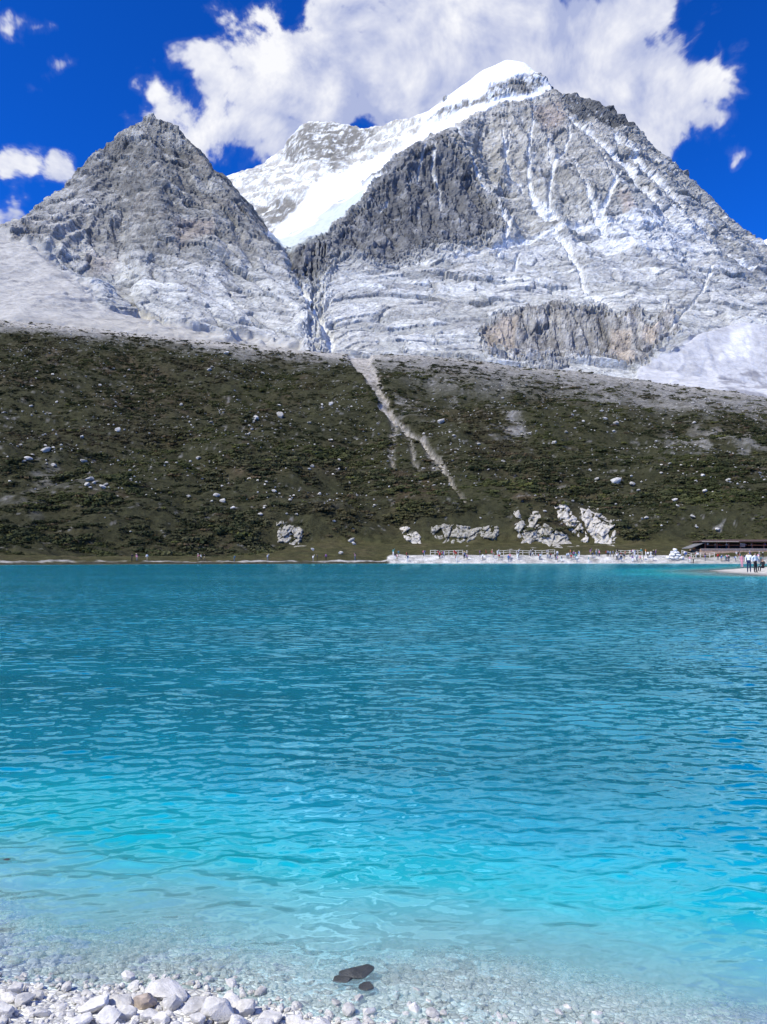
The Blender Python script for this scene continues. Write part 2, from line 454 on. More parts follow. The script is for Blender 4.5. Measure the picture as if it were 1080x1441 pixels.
    cliff = pm([(676, 470), (700, 452), (740, 438), (800, 430), (850, 440), (868, 452), (890, 440), (915, 462), (940, 440), (950, 470), (920, 495), (905, 515), (680, 515)], 4)
    pale = np.maximum(pm([(820, 320), (900, 300), (985, 315), (980, 360), (900, 372), (830, 365)], 22), 0.8 * pm([(700, 345), (830, 335), (840, 362), (700, 372)], 12))
    cool = sstep(py, 360, 410)
    dome = pm([(896, 520), (932, 500), (983, 472), (1045, 450), (1100, 455), (1250, 460), (1250, 600), (900, 600)], 2) * (Y < 960)
    talus = pm([(-400, 330), (0, 328), (36, 345), (66, 364), (112, 406), (154, 437), (222, 460), (420, 492), (420, 540), (-400, 540)], 2) * (Y < 1050)
    rim = (Y < 640) * 1.0
    redp = np.maximum.reduce([pm([(755, 152), (790, 148), (795, 180), (765, 188)], 8), pm([(870, 280), (888, 276), (890, 298), (874, 302)], 4), 0.7 * pm([(240, 318), (300, 316), (300, 345), (250, 350)], 6), 0.6 * pm([(120, 362), (165, 362), (160, 390), (125, 390)], 8)])
    tan = np.maximum.reduce([pm([(683, 465), (725, 450), (727, 505), (683, 505)], 3), pm([(858, 470), (888, 474), (892, 512), (862, 512)], 3), pm([(908, 465), (925, 462), (925, 485), (908, 488)], 4), 0.8 * pm([(395, 205), (428, 208), (425, 222), (392, 226)], 4)])
    # snow gullies on the main face and elsewhere (px, py, half width)
    gul = [[(752, 160, 1), (748, 190, 1.8), (743, 215, 2.2), (744, 245, 2), (746, 265, 3), (752, 290, 5), (775, 310, 8)],
           [(801, 180, 1), (797, 210, 1.8), (788, 225, 2.2), (780, 235, 3), (775, 262, 2.4), (772, 285, 2), (773, 310, 3)],
           [(770, 200, .8), (776, 232, 2)], [(718, 190, .8), (712, 225, 1.4)],
           [(848, 225, 1), (862, 258, 2), (858, 275, 3), (845, 300, 4), (850, 330, 6)], [(808, 230, .8), (822, 260, 1.2), (832, 290, 3.5), (845, 320, 6)], [(873, 245, .8), (860, 272, 2)],
           [(640, 180, 1.2), (650, 210, 1.4), (675, 260, 1.6), (705, 295, 2), (712, 320, 3)], [(707, 190, 1), (715, 240, 1.5), (735, 270, 1.6)],
           [(600, 200, 1), (590, 235, 1.2), (586, 260, .8)], [(610, 205, 1.2), (607, 240, 1.4), (617, 280, 1), (620, 300, .8)],
           [(800, 165, 2), (830, 195, 2), (875, 235, 2.4), (920, 290, 2.4), (950, 320, 2.4)], [(880, 205, 1.6), (925, 270, 2), (960, 310, 2.2), (1010, 350, 2.5), (1060, 378, 3)], [(860, 190, 2), (905, 240, 2), (960, 290, 1.8)],
           [(640, 372, 3), (700, 352, 3.5), (745, 335, 4), (800, 325, 4.5), (870, 315, 3)], [(775, 330, 4), (800, 355, 4), (815, 385, 3), (830, 420, 3), (860, 440, 2.5)],
           [(730, 360, 1.5), (722, 390, 2)], [(720, 300, 2), (712, 335, 2.5), (700, 370, 1.5)],
           [(408, 380, 2), (428, 424, 2.5), (448, 452, 3.5), (468, 486, 5)], [(470, 420, 1), (450, 440, 1.5)],
           [(545, 285, 1), (535, 300, 1)], [(940, 470, 1.5), (985, 420, 1.5), (1000, 380, 1)]]
    gm = np.zeros(X.shape, np.float32)
    pxg = px0 + .35 * wx; pyg = py0 + .35 * wy
    for g in gul: gm = np.maximum(gm, line_mask(pxg, pyg, [(x_, y_, w_ * .95) for x_, y_, w_ in g], 1.3))
    gm *= (Y < 2000)
    # relief -------------------------------------------------
    N = normals(X, Y, Z)
    soft = np.clip(cap + band + ice + dome + talus * .9, 0, 1)
    rock = 1 - soft
    q = Z
    lpk = sstep(px0, 470, 420) * (Y < 1480)
    onface = sstep(px0, 430, 520) * (Y > 780) * (Y < 1990)
    # radial ribs and gullies running down from each summit
    def ribs(apx, apy, apY, fr, sd):
        ax_, ay_, az_ = P(apx, apy, apY)
        R = np.hypot(X - ax_, az_ - Z + 60); th = np.arctan2(X - ax_, az_ - Z + 60)
        th = th + .05 * fbm(X / 130, Y / 130, q / 130, 3, sd + 40)
        return ridged(th * fr, R / 900, None, 3, sd, .55) * np.clip(R / 420, .15, 1.0)
    dsp = 24 * (ribs(712, 70, 2000, 7.5, 3) - .35) * onface * (1 - .6 * sstep(py0, 340, 400)) + 20 * (ribs(215, 150, 1400, 6.0, 13) - .35) * lpk
    dsp += 9 * (ridged(X / 130, Y / 130, q / 170, 2, 23) - .35)
    # broken slabs: planar facets of three sizes
    wS = 4 * fbm(X / 30, Y / 30, q / 30, 3, 61); wT = 4 * fbm(X / 30, Y / 30, q / 30, 3, 71)
    ang = -.55 * lpk + .10 * onface * (1 - buttress) * (1 - cliff)
    s0 = X + .35 * Y + wS; t0 = q + .15 * Y + wT
    S = s0 * np.cos(ang) + t0 * np.sin(ang); T_ = -s0 * np.sin(ang) + t0 * np.cos(ang)
    vert = np.clip(buttress + cliff, 0, 1)
    fS = 1 - .45 * vert; fT = 1 + 1.3 * vert
    cid = []; crk = np.zeros_like(X)
    for cs, ct, off, tl, sd in ((105, 46, 6.0, .22, 1), (44, 19, 3.4, .30, 2), (19, 9, 2.2, .40, 3), (10, 6, 1.1, .35, 4)):
        d_, c_, e_ = facets(S / (cs * fS * (1 + .7 * onface * (1 - vert))), T_ / (ct * fT), sd, cs * .5, ct * .7)
        if sd > 2: off = off * (1 - .55 * sstep(py0, 330, 400)); tl = tl * (1 - .55 * sstep(py0, 330, 400))
        dsp += off * d_[0] + tl * d_[1] * ct * .5
        cut = sstep(e_, .10, .0); dsp -= cut * off * .45
        crk = np.maximum(crk, cut * (.5 + .5 * (c_ > .4))); cid.append(c_)
    # strata on the big face
    sv = (q + .10 * X + 7 * fbm(X / 90, Y / 90, q / 90, 3, 81)) / 24
    sf = sv - np.floor(sv)
    dsp += onface * (1 - vert) * 5.0 * (sf ** 2 - .33) * sstep(q, 330, 420)
    # vertical flutes on the cliff and the buttress
    fl = ridged(X / 16, Y / 60, q / 160, 3, 91)
    dsp += (cliff * 10 + buttress * 7) * (fl - .5)
    dsp *= rock * .95 + .05
    dsp -= gm * 6
    dsp += soft * (3.0 * fbm(X / 60, Y / 60, q / 60, 4, 31))
    run = ridged((X - .35 * Y) / 22 + .4 * fbm(X / 40, Y / 40, None, 2, 33), Y / 150, None, 3, 35)
    dsp += (talus + dome * .6) * (3.2 * (run - .5) + 1.0 * fbm(X / 9, Y / 9, q / 9, 3, 37))
    dsp += rock * .7 * fbm(X / 7, Y / 7, q / 7, 2, 101)
    dsp *= sstep(Y, 520, 680)
    # keep the skyline: relief eases on the crests' outer side
    X2 = X + N[..., 0] * dsp; Y2 = Y + N[..., 1] * dsp; Z2 = Z + N[..., 2] * dsp
    # colour -------------------------------------------------
    def C(*c): return np.array(c, np.float32)
    def mixc(c, m, d): return c + (d - c) * np.clip(m, 0, 1)[..., None]
    n1 = fbm(X / 120, Y / 120, q / 120, 5, 111); n2 = fbm(X / 26, Y / 26, q / 20, 5, 121, .6); n3 = fbm(X / 9, Y / 9, q / 8, 3, 131, .6)
    cv = (cid[0] - .5) * .5 + (cid[1] - .5) * .7 + (cid[2] - .5) * .4
    low = sstep(py0, 330, 400)
    lowL = sstep(py0, 300, 400) * lpk
    col = np.ones(X.shape + (3,), np.float32) * C(.40, .39, .37)
    col = mixc(col, low * .9, C(.545, .545, .535))
    col = mixc(col, sstep(n1 + .3 * n2, .1, .5) * .5, C(.50, .485, .47))
    col = mixc(col, low * sstep(n1 + .3 * n2, -.05, -.45) * .6, C(.40, .395, .40))
    up = onface * sstep(py0, 310, 170)
    col = mixc(col, up * .5, C(.41, .385, .355))
    col = mixc(col, pale * .8, C(.72, .73, .755))
    lt = leftpk * (1 - .0)
    col = mixc(col, lt * .85, C(.185, .182, .176))
    col = mixc(col, lt * sstep(n2 + .6 * cv, .18, .42) * .75, C(.40, .39, .37))
    col = mixc(col, lt * sstep(n1, .12, .4) * .35, C(.30, .265, .23))
    col = mixc(col, lt * sstep(px0 - py0 * .45, 60, -20) * .35, C(.42, .41, .41))  # sunlit left flank of the left peak, painted paler
    sd = onface * (1 - vert) * sstep(np.abs(sf - .08), .10, .02) * sstep(n2, -.1, .3) * sstep(q, 330, 420)
    col = mixc(col, sd * .35, C(.20, .195, .20))
    col = mixc(col, onface * (1 - vert) * sstep(np.abs(sf - .45), .2, .03) * sstep(n2 + .5 * n3, -.1, .35) * .6 * sstep(py0, 270, 320) * sstep(py0, 440, 400), C(.76, .77, .79))
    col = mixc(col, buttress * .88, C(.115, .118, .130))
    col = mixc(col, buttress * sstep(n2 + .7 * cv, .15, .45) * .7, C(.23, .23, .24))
    col = mixc(col, cliff * .6, C(.34, .315, .295))
    vs = ridged(X / 9, Y / 30, q / 120, 3, 141)
    col = mixc(col, cliff * sstep(vs, .5, .78) * .6, C(.14, .13, .13))
    col = mixc(col, tan * .75, C(.50, .42, .35))
    col = mixc(col, redp * .45, C(.36, .26, .22))
    col = mixc(col, darkband * .75, C(.24, .235, .23))
    snowst = sstep(ridged(X / 28, Y / 60, q / 45, 3, 151) + .25 * n3, .56, .74)
    col = mixc(col, darkband * snowst, C(.84, .86, .90))
    col = mixc(col, rshade * .85, C(.085, .09, .10))  # shaded side of the right ridge, painted dark into the rock colour
    # limestone tone changes from slab to slab, darker joints between slabs
    col *= (1 + .55 * cv * (1 - soft))[..., None]
    col = mixc(col, crk * rock * .5, C(.14, .135, .13))
    col = mixc(col, backf * .92, C(.84, .845, .85))
    bs = sstep(n2 + .5 * n3 + .5 * ridged(X / 35, Y / 80, q / 60, 2, 161) + .3 * np.sin((q + .25 * X) / 9 + 2 * n2), .10, .42)
    col = mixc(col, backf * bs * .78, C(.34, .315, .28))
    col = mixc(col, backrock * .92 * sstep(n2 + .8 * n3, -.55, .0), C(.20, .19, .175))
    ax_, _, az_ = P(712, 70, 2000)
    thf = np.arctan2(X - ax_, az_ - Z + 60) + .03 * fbm(X / 50, Y / 50, q / 50, 3, 181)
    fine = sstep(ridged(thf * 26, np.hypot(X - ax_, az_ - Z) / 260, None, 2, 191), .80, .95) * onface * (1 - buttress * .6) * sstep(py0, 370, 310) * sstep(n2, -.15, .3)
    col = mixc(col, fine * .75, C(.76, .76, .77))
    SN = C(.88, .90, .93)
    col = mixc(col, band, SN); col = mixc(col, cap, SN)
    col = mixc(col, ice * .95, C(.50, .56, .58)); col = mixc(col, ice * sstep(n3, .1, .4) * .5, C(.32, .40, .43))
    col = mixc(col, gm * (.7 + .3 * sstep(n3, -.3, .2)), C(.80, .80, .81))
    col = mixc(col, talus, C(.43, .425, .405)); col = mixc(col, (talus + .7 * dome) * sstep(run + .5 * n3, .35, .1) * .55, C(.27, .262, .25)); col = mixc(col, talus * sstep(fbm(X / 60, Y / 14, None, 4, 171) + .4 * n2, .05, .5) * .6, C(.29, .285, .28))
    col = mixc(col, talus * sstep(py0, 440, 462) * .5, C(.42, .40, .35))
    col = mixc(col, dome, C(.50, .51, .53)); col = mixc(col, dome * sstep(n1 + n2, .0, .5) * .6, C(.36, .365, .38)); col = mixc(col, dome * pm([(1010, 500), (1045, 455), (1060, 455), (1050, 500)], 4), C(.66, .67, .70))
    col = mixc(col, dome * pm([(1010, 535), (1040, 520), (1100, 515), (1100, 560), (1010, 555)], 6) * sstep(n2, -.1, .25) * .7, C(.22, .22, .24))
    col *= (1 + .10 * np.clip(n3, -1, 1) * (1 - .8 * soft))[..., None]
    col *= (1 - rock[..., None] * (1 - C(.97, .995, .98)))
    col = np.clip(col, .02, .92)
    # split into the landforms -------------------------------
    gullyx = np.interp(Yr, [505, 780, 860, 950, 1040, 1180, 1330, 1480, 1700], [ray(484, 500)[0], ray(482, 502)[0], ray(470, 486)[0], ray(450, 457)[0], ray(428, 425)[0], ray(409, 380)[0], ray(402, 352)[0], ray(385, 338)[0], ray(300, 300)[0]])
    isleft = (A < gullyx[:, None]) & (Y < 1700)
    isback = (Y > 1480) & (~isleft) & (((px0 < 600) & (Y > 1620 - 0 * X)) | ((px0 < 520) & (Y > 1500)))
    istal = (talus > .5)
    isdome = dome > .5
    cls = np.where(istal, 3, np.where(isdome, 4, np.where(isleft, 1, np.where(isback & (band + ice + backf + backrock > .3), 2, 0))))
    V = np.stack([X2, Y2, Z2], -1).reshape(-1, 3); CC = col.reshape(-1, 3); FC = grid_faces(NRm, NCm); rk = np.maximum(rock, np.maximum(talus, dome) * .55).reshape(-1)
    fcl = cls.reshape(-1)[FC[:, 0]]
    m, k = newmat('mountain_rock')
    p = k.pos()
    rkn = k.attr('rocky', 'Fac')
    f1 = k.noise(k.scale_vec(p, (1, 1, 1.3)), .12, 6, .66, .5)
    f2 = k.noise(k.scale_vec(p, (1, 1, 1.6)), .34, 3, .6, .3)
    ff = k.m('ADD', k.m('MULTIPLY', f1, .7), k.m('MULTIPLY', f2, .3))
    v = k.ss(ff, .34, .64, .66, 1.20)
    v = k.m('ADD', 1.0, k.m('MULTIPLY', k.m('SUBTRACT', v, 1.0), rkn))
    c = k.mix(1.0, k.attr('Col'), v, 'MULTIPLY')
    bs_ = k.m('ADD', .08, k.m('MULTIPLY', rkn, .6))
    principled(k, c, .9, k.bump(ff, bs_, 7.0), .15)
    names = ['mountain', 'mountain', 'mountain', 'talus_slope', 'snow_dome']
    labs = ['great pyramid of pale grey rock with snow cap, centre right', 'darker pointed grey rock peak at left', 'snow covered saddle and glacier between the two peaks',
            'smooth pale scree apron below left peak', 'pale snow mound at foot of great peak, right edge']
    for ci in range(5):
        fs = FC[fcl == ci]
        if not len(fs): continue
        u, inv = np.unique(fs, return_inverse=True)
        me = mesh_np(names[ci], V[u], inv.reshape(fs.shape), ci > 1)
        set_color(me, 'Col', CC[u]); set_float(me, 'rocky', rk[u])
        link(names[ci], me, m, label=labs[ci], kind='structure')
build_mountains()

# small far snow summit beyond the right shoulder
def far_peak():
    n = 60
    a = np.linspace(.40, .72, n); Yr = np.linspace(2900, 3500, 40)
    A, Y = np.meshgrid(a, Yr); X = A * Y
    ax, w = ray(1100, 318)
    top = EYE + float(w) * 3200
    Z = top - 1.1 * np.hypot((X - float(ax) * 3200) * .75, (Y - 3200)) + 25 * fbm(X / 120, Y / 120, None, 4, 3)
    me = mesh_np('mountain', np.stack([X, Y, Z], -1).reshape(-1, 3), grid_faces(40, n))
    m, k = newmat('far_snow')
    principled(k, k.mix(k.ss(k.noise(k.pos(), .02, 5, .6), .5, .65), (.86, .88, .92), (.5, .5, .52)), .8)
    link('mountain', me, m, label='tiny far snow summit behind right shoulder of great peak', kind='structure')
far_peak()

# ------------------------------------------------------------------ far shore and green hillside
SH_PX = [-700, -300, 0, 250, 555, 800, 960, 1100, 1300, 1800]
SH_Y = [130, 145, 156, 172, 190, 190, 188, 180, 172, 150]
def shore_Y(px): return np.interp(px, SH_PX, SH_Y)
CREST = [(-700, 425, 470), (-300, 438, 480), (-120, 445, 485), (0, 450, 490), (60, 457, 492), (130, 463, 495), (250, 474, 500), (400, 491, 505), (470, 497, 505), (560, 497, 505), (650, 503, 500), (720, 513, 495),
         (800, 522, 490), (860, 530, 488), (950, 541, 484), (1080, 558, 480), (1250, 580, 475), (1800, 630, 460)]
GULLY = [(506, 500, 15), (521, 528, 11), (532, 555, 7), (542, 578, 7.5), (556, 592, 2.5), (575, 606, 2), (600, 626, 3), (620, 650, 3.2), (634, 680, 2.4), (646, 700, 1.6), (656, 714, 1.6)]
HILL = {}
def build_hill():
    NC, NR = 760, 420
    a = np.linspace(-.95, .95, NC)
    Yr = np.concatenate([np.linspace(112, 182, 60, endpoint=False), np.linspace(182, 205, 60, endpoint=False), np.linspace(205, 262, 90, endpoint=False), np.linspace(262, 600, NR - 210)])
    A, Y = np.meshgrid(a, Yr); X = A * Y
    cols = [-900, -500, -250, -100, 0, 60, 130, 250, 330, 400, 470, 540, 555, 650, 720, 800, 860, 950, 975, 1080, 1250, 1500, 2100]
    cx = [c[0] for c in CREST]
    R = [[] for _ in range(11)]
    for c in cols:
        Ys = float(shore_Y(c)); white = 548 < c < 965
        cpy = float(np.interp(c, cx, [q[1] for q in CREST])); cY = float(np.interp(c, cx, [q[2] for q in CREST]))
        al = float(ray(c, 780)[0])
        def wz(Y_, z): return (al * Y_, Y_, z)
        R[0].append(wz(104, -5.0)); R[1].append(wz(Ys - 9, -1.2)); R[2].append(wz(Ys, 0.0))
        R[3].append(wz(Ys + 4.5, 1.75 if white else .75)); R[4].append(wz(Ys + 8, 2.1 if white else 1.2))
        R[5].append(wz(Ys + 32, 4.6)); 
        R[6].append(P(c, 764, Ys + 40)); R[7].append(P(c, 716 if c > 380 else 728, Ys + 56))
        my = cpy + (720 - cpy) * .52
        R[8].append(P(c, my, Ys + 56 + (cY - Ys - 56) * .42))
        top = P(c, cpy, cY); R[9].append(top)
        R[10].append((al * (cY + 30), cY + 30, top[2] - 5))
    pts = []
    for A_ in np.linspace(-1.0, 1.0, 15): pts.append((A_ * 605, 605, 60)); pts.append((A_ * 100, 100, -6))
    pts += [(-1.05 * 300, 300, 40), (1.05 * 300, 300, 30)]
    Z = blur(tin(pts, R, X, Y), 2)
    px0, py0 = to_px(X, Y, Z)
    wx = 7 * fbm(X / 14, Y / 14, None, 4, 5); wy = 7 * fbm(X / 14, Y / 14, None, 4, 15)
    px, py = px0 + wx, py0 + wy
    lf = sstep(px0, 480, 330)
    slope = sstep(py0, 768 + 15 * lf, 745 + 29 * lf) * (Y > shore_Y(px0) + 7)
    gm = line_mask(px0 + .5 * wx, py0 + .5 * wy, GULLY, 2.0)
    for br in ([(556, 595, 3), (552, 625, 5), (551, 660, 2)], [(572, 606, 2), (580, 630, 3), (588, 660, 1.5)], [(600, 626, 4), (612, 650, 6), (625, 668, 3)]):
        gm = np.maximum(gm, .55 * line_mask(px, py, br, 3.0))
    crest_py = np.interp(px0, cx, [q[1] for q in CREST])
    below = py0 - crest_py
    bump = 7 * fbm(X / 60, Y / 60, None, 3, 25) + 2.6 * fbm(X / 19, Y / 19, None, 3, 35) + 1.0 * fbm(X / 6, Y / 6, None, 3, 45)
    fade = sstep(below, -5, 60) * .8 + .2
    Z = Z + bump * slope * fade + .25 * fbm(X / 9, Y / 9, None, 3, 55) * (Y > shore_Y(px0) + 3)
    Z = Z + .35 * fbm(X / 3.5, Y / 3.5, None, 3, 57) * sstep(Y, shore_Y(px0) - 4, shore_Y(px0) + 3) * (1 - slope)
    Z = Z - gm * 3.0
    # bare ground
    n1 = fbm(X / 45, Y / 45, None, 4, 65); n2 = fbm(X / 9, Y / 9, None, 4, 75); n3 = fbm(X / 2.6, Y / 2.6, None, 3, 85)
    rt = sstep(px0, 480, 600)
    bare = sstep(below + 16 * n1 + 10 * n2, 20 + 34 * rt, 2 + 4 * rt) * slope
    patch = np.maximum.reduce([poly_mask(px + 2.2 * wx, py + 1.6 * wy, p_, 16) * w_ for p_, w_ in [
        ([(690, 580), (735, 575), (735, 620), (695, 615)], .8), ([(950, 600), (1080, 610), (1080, 660), (930, 640)], .55), ([(555, 562), (585, 560), (590, 590), (560, 592)], .7),
        ([(540, 505), (620, 505), (640, 560), (560, 530)], .6), ([(640, 500), (860, 520), (860, 560), (700, 545)], .45), ([(395, 495), (470, 500), (460, 520), (400, 510)], .7),
        ([(40, 660), (110, 655), (130, 700), (50, 690)], .35), ([(10, 690), (50, 690), (50, 720), (10, 715)], .6), ([(1000, 545), (1080, 555), (1080, 580), (1010, 570)], .5), ([(460, 700), (490, 700), (490, 720), (460, 720)], .5)]])
    patch *= sstep(n2 + .4 * n1, -.25, .2)
    bare = np.clip(np.maximum(bare, patch) * (.55 + .6 * sstep(n2, -.3, .3)), 0, 1)
    specks = sstep(n3 + .35 * n2, .42, .60) * slope
    ysh = shore_Y(px0)
    beach = sstep(Y + 1.2 * n2, ysh + 10.0, ysh + 7.5) * np.where((px0 > 545) & (px0 < 968), 1.0, 0) + sstep(Y + 2.0 * n2, ysh + 5.2, ysh + 4.4) * sstep(Y + 1.2 * n2, ysh + 2.6, ysh + 3.2) * np.where((px0 > 545) & (px0 < 968), 0, .7) * sstep(fbm(X / 14, Y / 30, None, 3, 99) + .3 * n3, -.28, .05)
    beach = np.maximum(beach, sstep(px0, 950, 975) * sstep(Y + n2, ysh + 13, ysh + 9) * .7)
    def C(*c): return np.array(c, np.float32)
    def mixc(c, m, d): return c + (d - c) * np.clip(m, 0, 1)[..., None]
    col = np.ones(X.shape + (3,), np.float32) * C(.046, .047, .024)
    col = mixc(col, sstep(n1, -.2, .4) * .6, C(.060, .052, .030))
    col = mixc(col, sstep(n2, 0, .5) * .5, C(.034, .038, .020))
    col = mixc(col, slope * sstep(n1 + n2, .35, .7) * .5, C(.11, .082, .055))
    col = mixc(col, poly_mask(px, py, [(540, 660), (610, 660), (610, 715), (560, 715)], 14) * .4, C(.10, .065, .042))
    col = mixc(col, specks * .6, C(.26, .255, .24))
    lawn = (1 - slope)
    col = mixc(col, lawn, C(.072, .070, .030)); col = mixc(col, lawn * sstep(n2, 0, .5) * .6, C(.105, .090, .048))
    col = mixc(col, lawn * sstep(fbm(X / 20, Y / 3, None, 3, 95), .1, .4) * .5, C(.060, .066, .03))
    col = mixc(col, bare * .9, C(.27, .265, .25)); col = mixc(col, bare * sstep(n3, .1, .5) * .6, C(.40, .39, .37))
    edge = sstep(below + 5 * n2, 9, 3) * slope * (1 - .5 * rt)
    col = mixc(col, edge * .8, C(.47, .45, .41))
    col = mixc(col, gm * (.45 + .55 * sstep(n3 + .5 * n2, -.2, .25)), C(.47, .445, .415))
    col = mixc(col, beach * .95, C(.66, .65, .62)); col = mixc(col, beach * sstep(n3 + .5 * n2, .0, .5) * .55, C(.34, .33, .30))
    col = mixc(col, ((Y < ysh + 2.6) & (px0 < 548)) * .8, C(.06, .062, .045))  # bank's shadow along the left waterline, painted into the ground colour
    col = mixc(col, (Y < ysh + .3) * (px0 > 548), C(.40, .42, .38))
    col = np.clip(col, .01, .9)
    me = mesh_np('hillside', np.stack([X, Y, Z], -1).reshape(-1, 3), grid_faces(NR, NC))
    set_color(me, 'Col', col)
    m, k = newmat('hill_ground')
    p = k.pos()
    f1 = k.noise(p, .45, 6, .7); f2 = k.noise(p, 3.5, 4, .6)
    ff = k.m('ADD', k.m('MULTIPLY', f1, .6), k.m('MULTIPLY', f2, .4))
    c = k.mix(1.0, k.attr('Col'), k.ss(ff, .32, .68, .42, 1.45), 'MULTIPLY')
    principled(k, c, .95, k.bump(ff, 1.0, 1.2), .1)
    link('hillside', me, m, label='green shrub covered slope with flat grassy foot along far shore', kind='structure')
    HILL.update(X=X, Y=Y, Z=Z, A=a, Yr=Yr, px=px0, py=py0, slope=slope, gm=gm, bare=bare, below=below, beach=beach, n1=n1, n2=n2)
build_hill()
def hill_z(x, y):
    """bilinear height of the hillside mesh"""
    x = np.asarray(x, float); y = np.asarray(y, float)
    a = x / y; A = HILL['A']; Yr = HILL['Yr']
    c = np.clip((a - A[0]) / (A[1] - A[0]), 0, len(A) - 1.001); r = np.clip(np.interp(y, Yr, np.arange(len(Yr))), 0, len(Yr) - 1.001)
    ci = c.astype(int); ri = r.astype(int); cf = c - ci; rf = r - ri; Z = HILL['Z']
    return (Z[ri, ci] * (1 - cf) + Z[ri, ci + 1] * cf) * (1 - rf) + (Z[ri + 1, ci] * (1 - cf) + Z[ri + 1, ci + 1] * cf) * rf
def hill_hit(px, py, y0=186.0, y1=540.0):
    """where the ray of a photo pixel meets the hillside"""
    a, w = ray(px, py)
    Ys = np.arange(y0, y1, .25)
    g = EYE + float(w) * Ys - hill_z(float(a) * Ys, Ys)
    i = np.where(g <= 0)[0]
    Yh = Ys[i[0]] if len(i) else y1
    return float(a) * Yh, float(Yh), float(hill_z(float(a) * Yh, Yh))

# shrubs: one uncountable mass on the slope
def shrub_mesh(seed, flat, nleaf):
    r = np.random.RandomState(seed)
    vs = []; fs = []
    nl = r.randint(4, 7)
    lob = [(r.uniform(-.35, .35), r.uniform(-.35, .35), r.uniform(.12, .35) * flat, r.uniform(.22, .42)) for _ in range(nl)]
    for i in range(nleaf):
        lx, ly, lz, lr = lob[r.randint(nl)]
        d = r.normal(size=3); d /= np.linalg.norm(d); d[2] = abs(d[2]) * .9 - .15
        c = np.array([lx, ly, lz]) + d * lr * np.array([1, 1, flat]) * r.uniform(.75, 1.05)
        t = np.cross(d, r.normal(size=3)); t /= np.linalg.norm(t) + 1e-9; b = np.cross(d, t)
        t = t + d * r.uniform(-.5, .5); s = r.uniform(.07, .15)
        i0 = len(vs)
        vs += [c - t * s, c + b * s * .7, c + t * s, c - b * s * .7]; fs.append((i0, i0 + 1, i0 + 2, i0 + 3))
    return mesh_np('shrub_foliage', np.array(vs), np.array(fs), False)
def instancer(name, pts, scales, coll, mat_label, kind='stuff', seed=0, tilt=0.0):
    me = bpy.data.meshes.new(name)
    me.vertices.add(len(pts)); me.vertices.foreach_set('co', np.ascontiguousarray(pts, np.float32).ravel()); me.update()
    at = me.attributes.new('size', 'FLOAT_VECTOR', 'POINT'); at.data.foreach_set('vector', np.ascontiguousarray(scales, np.float32).ravel())
    o = bpy.data.objects.new(name, me); COL.objects.link(o); tag(o, mat_label, None, None, kind)
    ng = bpy.data.node_groups.new(name, 'GeometryNodeTree')
    ng.interface.new_socket('Geometry', in_out='INPUT', socket_type='NodeSocketGeometry')
    ng.interface.new_socket('Geometry', in_out='OUTPUT', socket_type='NodeSocketGeometry')
    gi = ng.nodes.new('NodeGroupInput'); go = ng.nodes.new('NodeGroupOutput')
    ci = ng.nodes.new('GeometryNodeCollectionInfo'); ci.inputs['Collection'].default_value = coll
    ci.inputs['Separate Children'].default_value = True; ci.inputs['Reset Children'].default_value = True
    ip = ng.nodes.new('GeometryNodeInstanceOnPoints'); ip.inputs['Pick Instance'].default_value = True
    na = ng.nodes.new('GeometryNodeInputNamedAttribute'); na.data_type = 'FLOAT_VECTOR'; na.inputs[0].default_value = 'size'
    rv = ng.nodes.new('FunctionNodeRandomValue'); rv.data_type = 'FLOAT_VECTOR'
    rv.inputs[0].default_value = (-tilt, -tilt, 0); rv.inputs[1].default_value = (tilt, tilt, 6.283); rv.inputs['Seed'].default_value = seed
    ri = ng.nodes.new('FunctionNodeRandomValue'); ri.data_type = 'INT'
    for s_ in ri.inputs:
        if s_.name == 'Min' and s_.type == 'INT': s_.default_value = 0
        if s_.name == 'Max' and s_.type == 'INT': s_.default_value = len(coll.objects) - 1
    ri.inputs['Seed'].default_value = seed + 1
    lk = ng.links.new
    lk(gi.outputs[0], ip.inputs['Points']); lk(ci.outputs[0], ip.inputs['Instance'])
    lk([s_ for s_ in na.outputs if s_.enabled][0], ip.inputs['Scale'])
    lk([s_ for s_ in rv.outputs if s_.enabled][0], ip.inputs['Rotation'])
    lk([s_ for s_ in ri.outputs if s_.enabled][0], ip.inputs['Instance Index'])
    lk(ip.outputs[0], go.inputs[0])
    md = o.modifiers.new('scatter', 'NODES'); md.node_group = ng
    return o
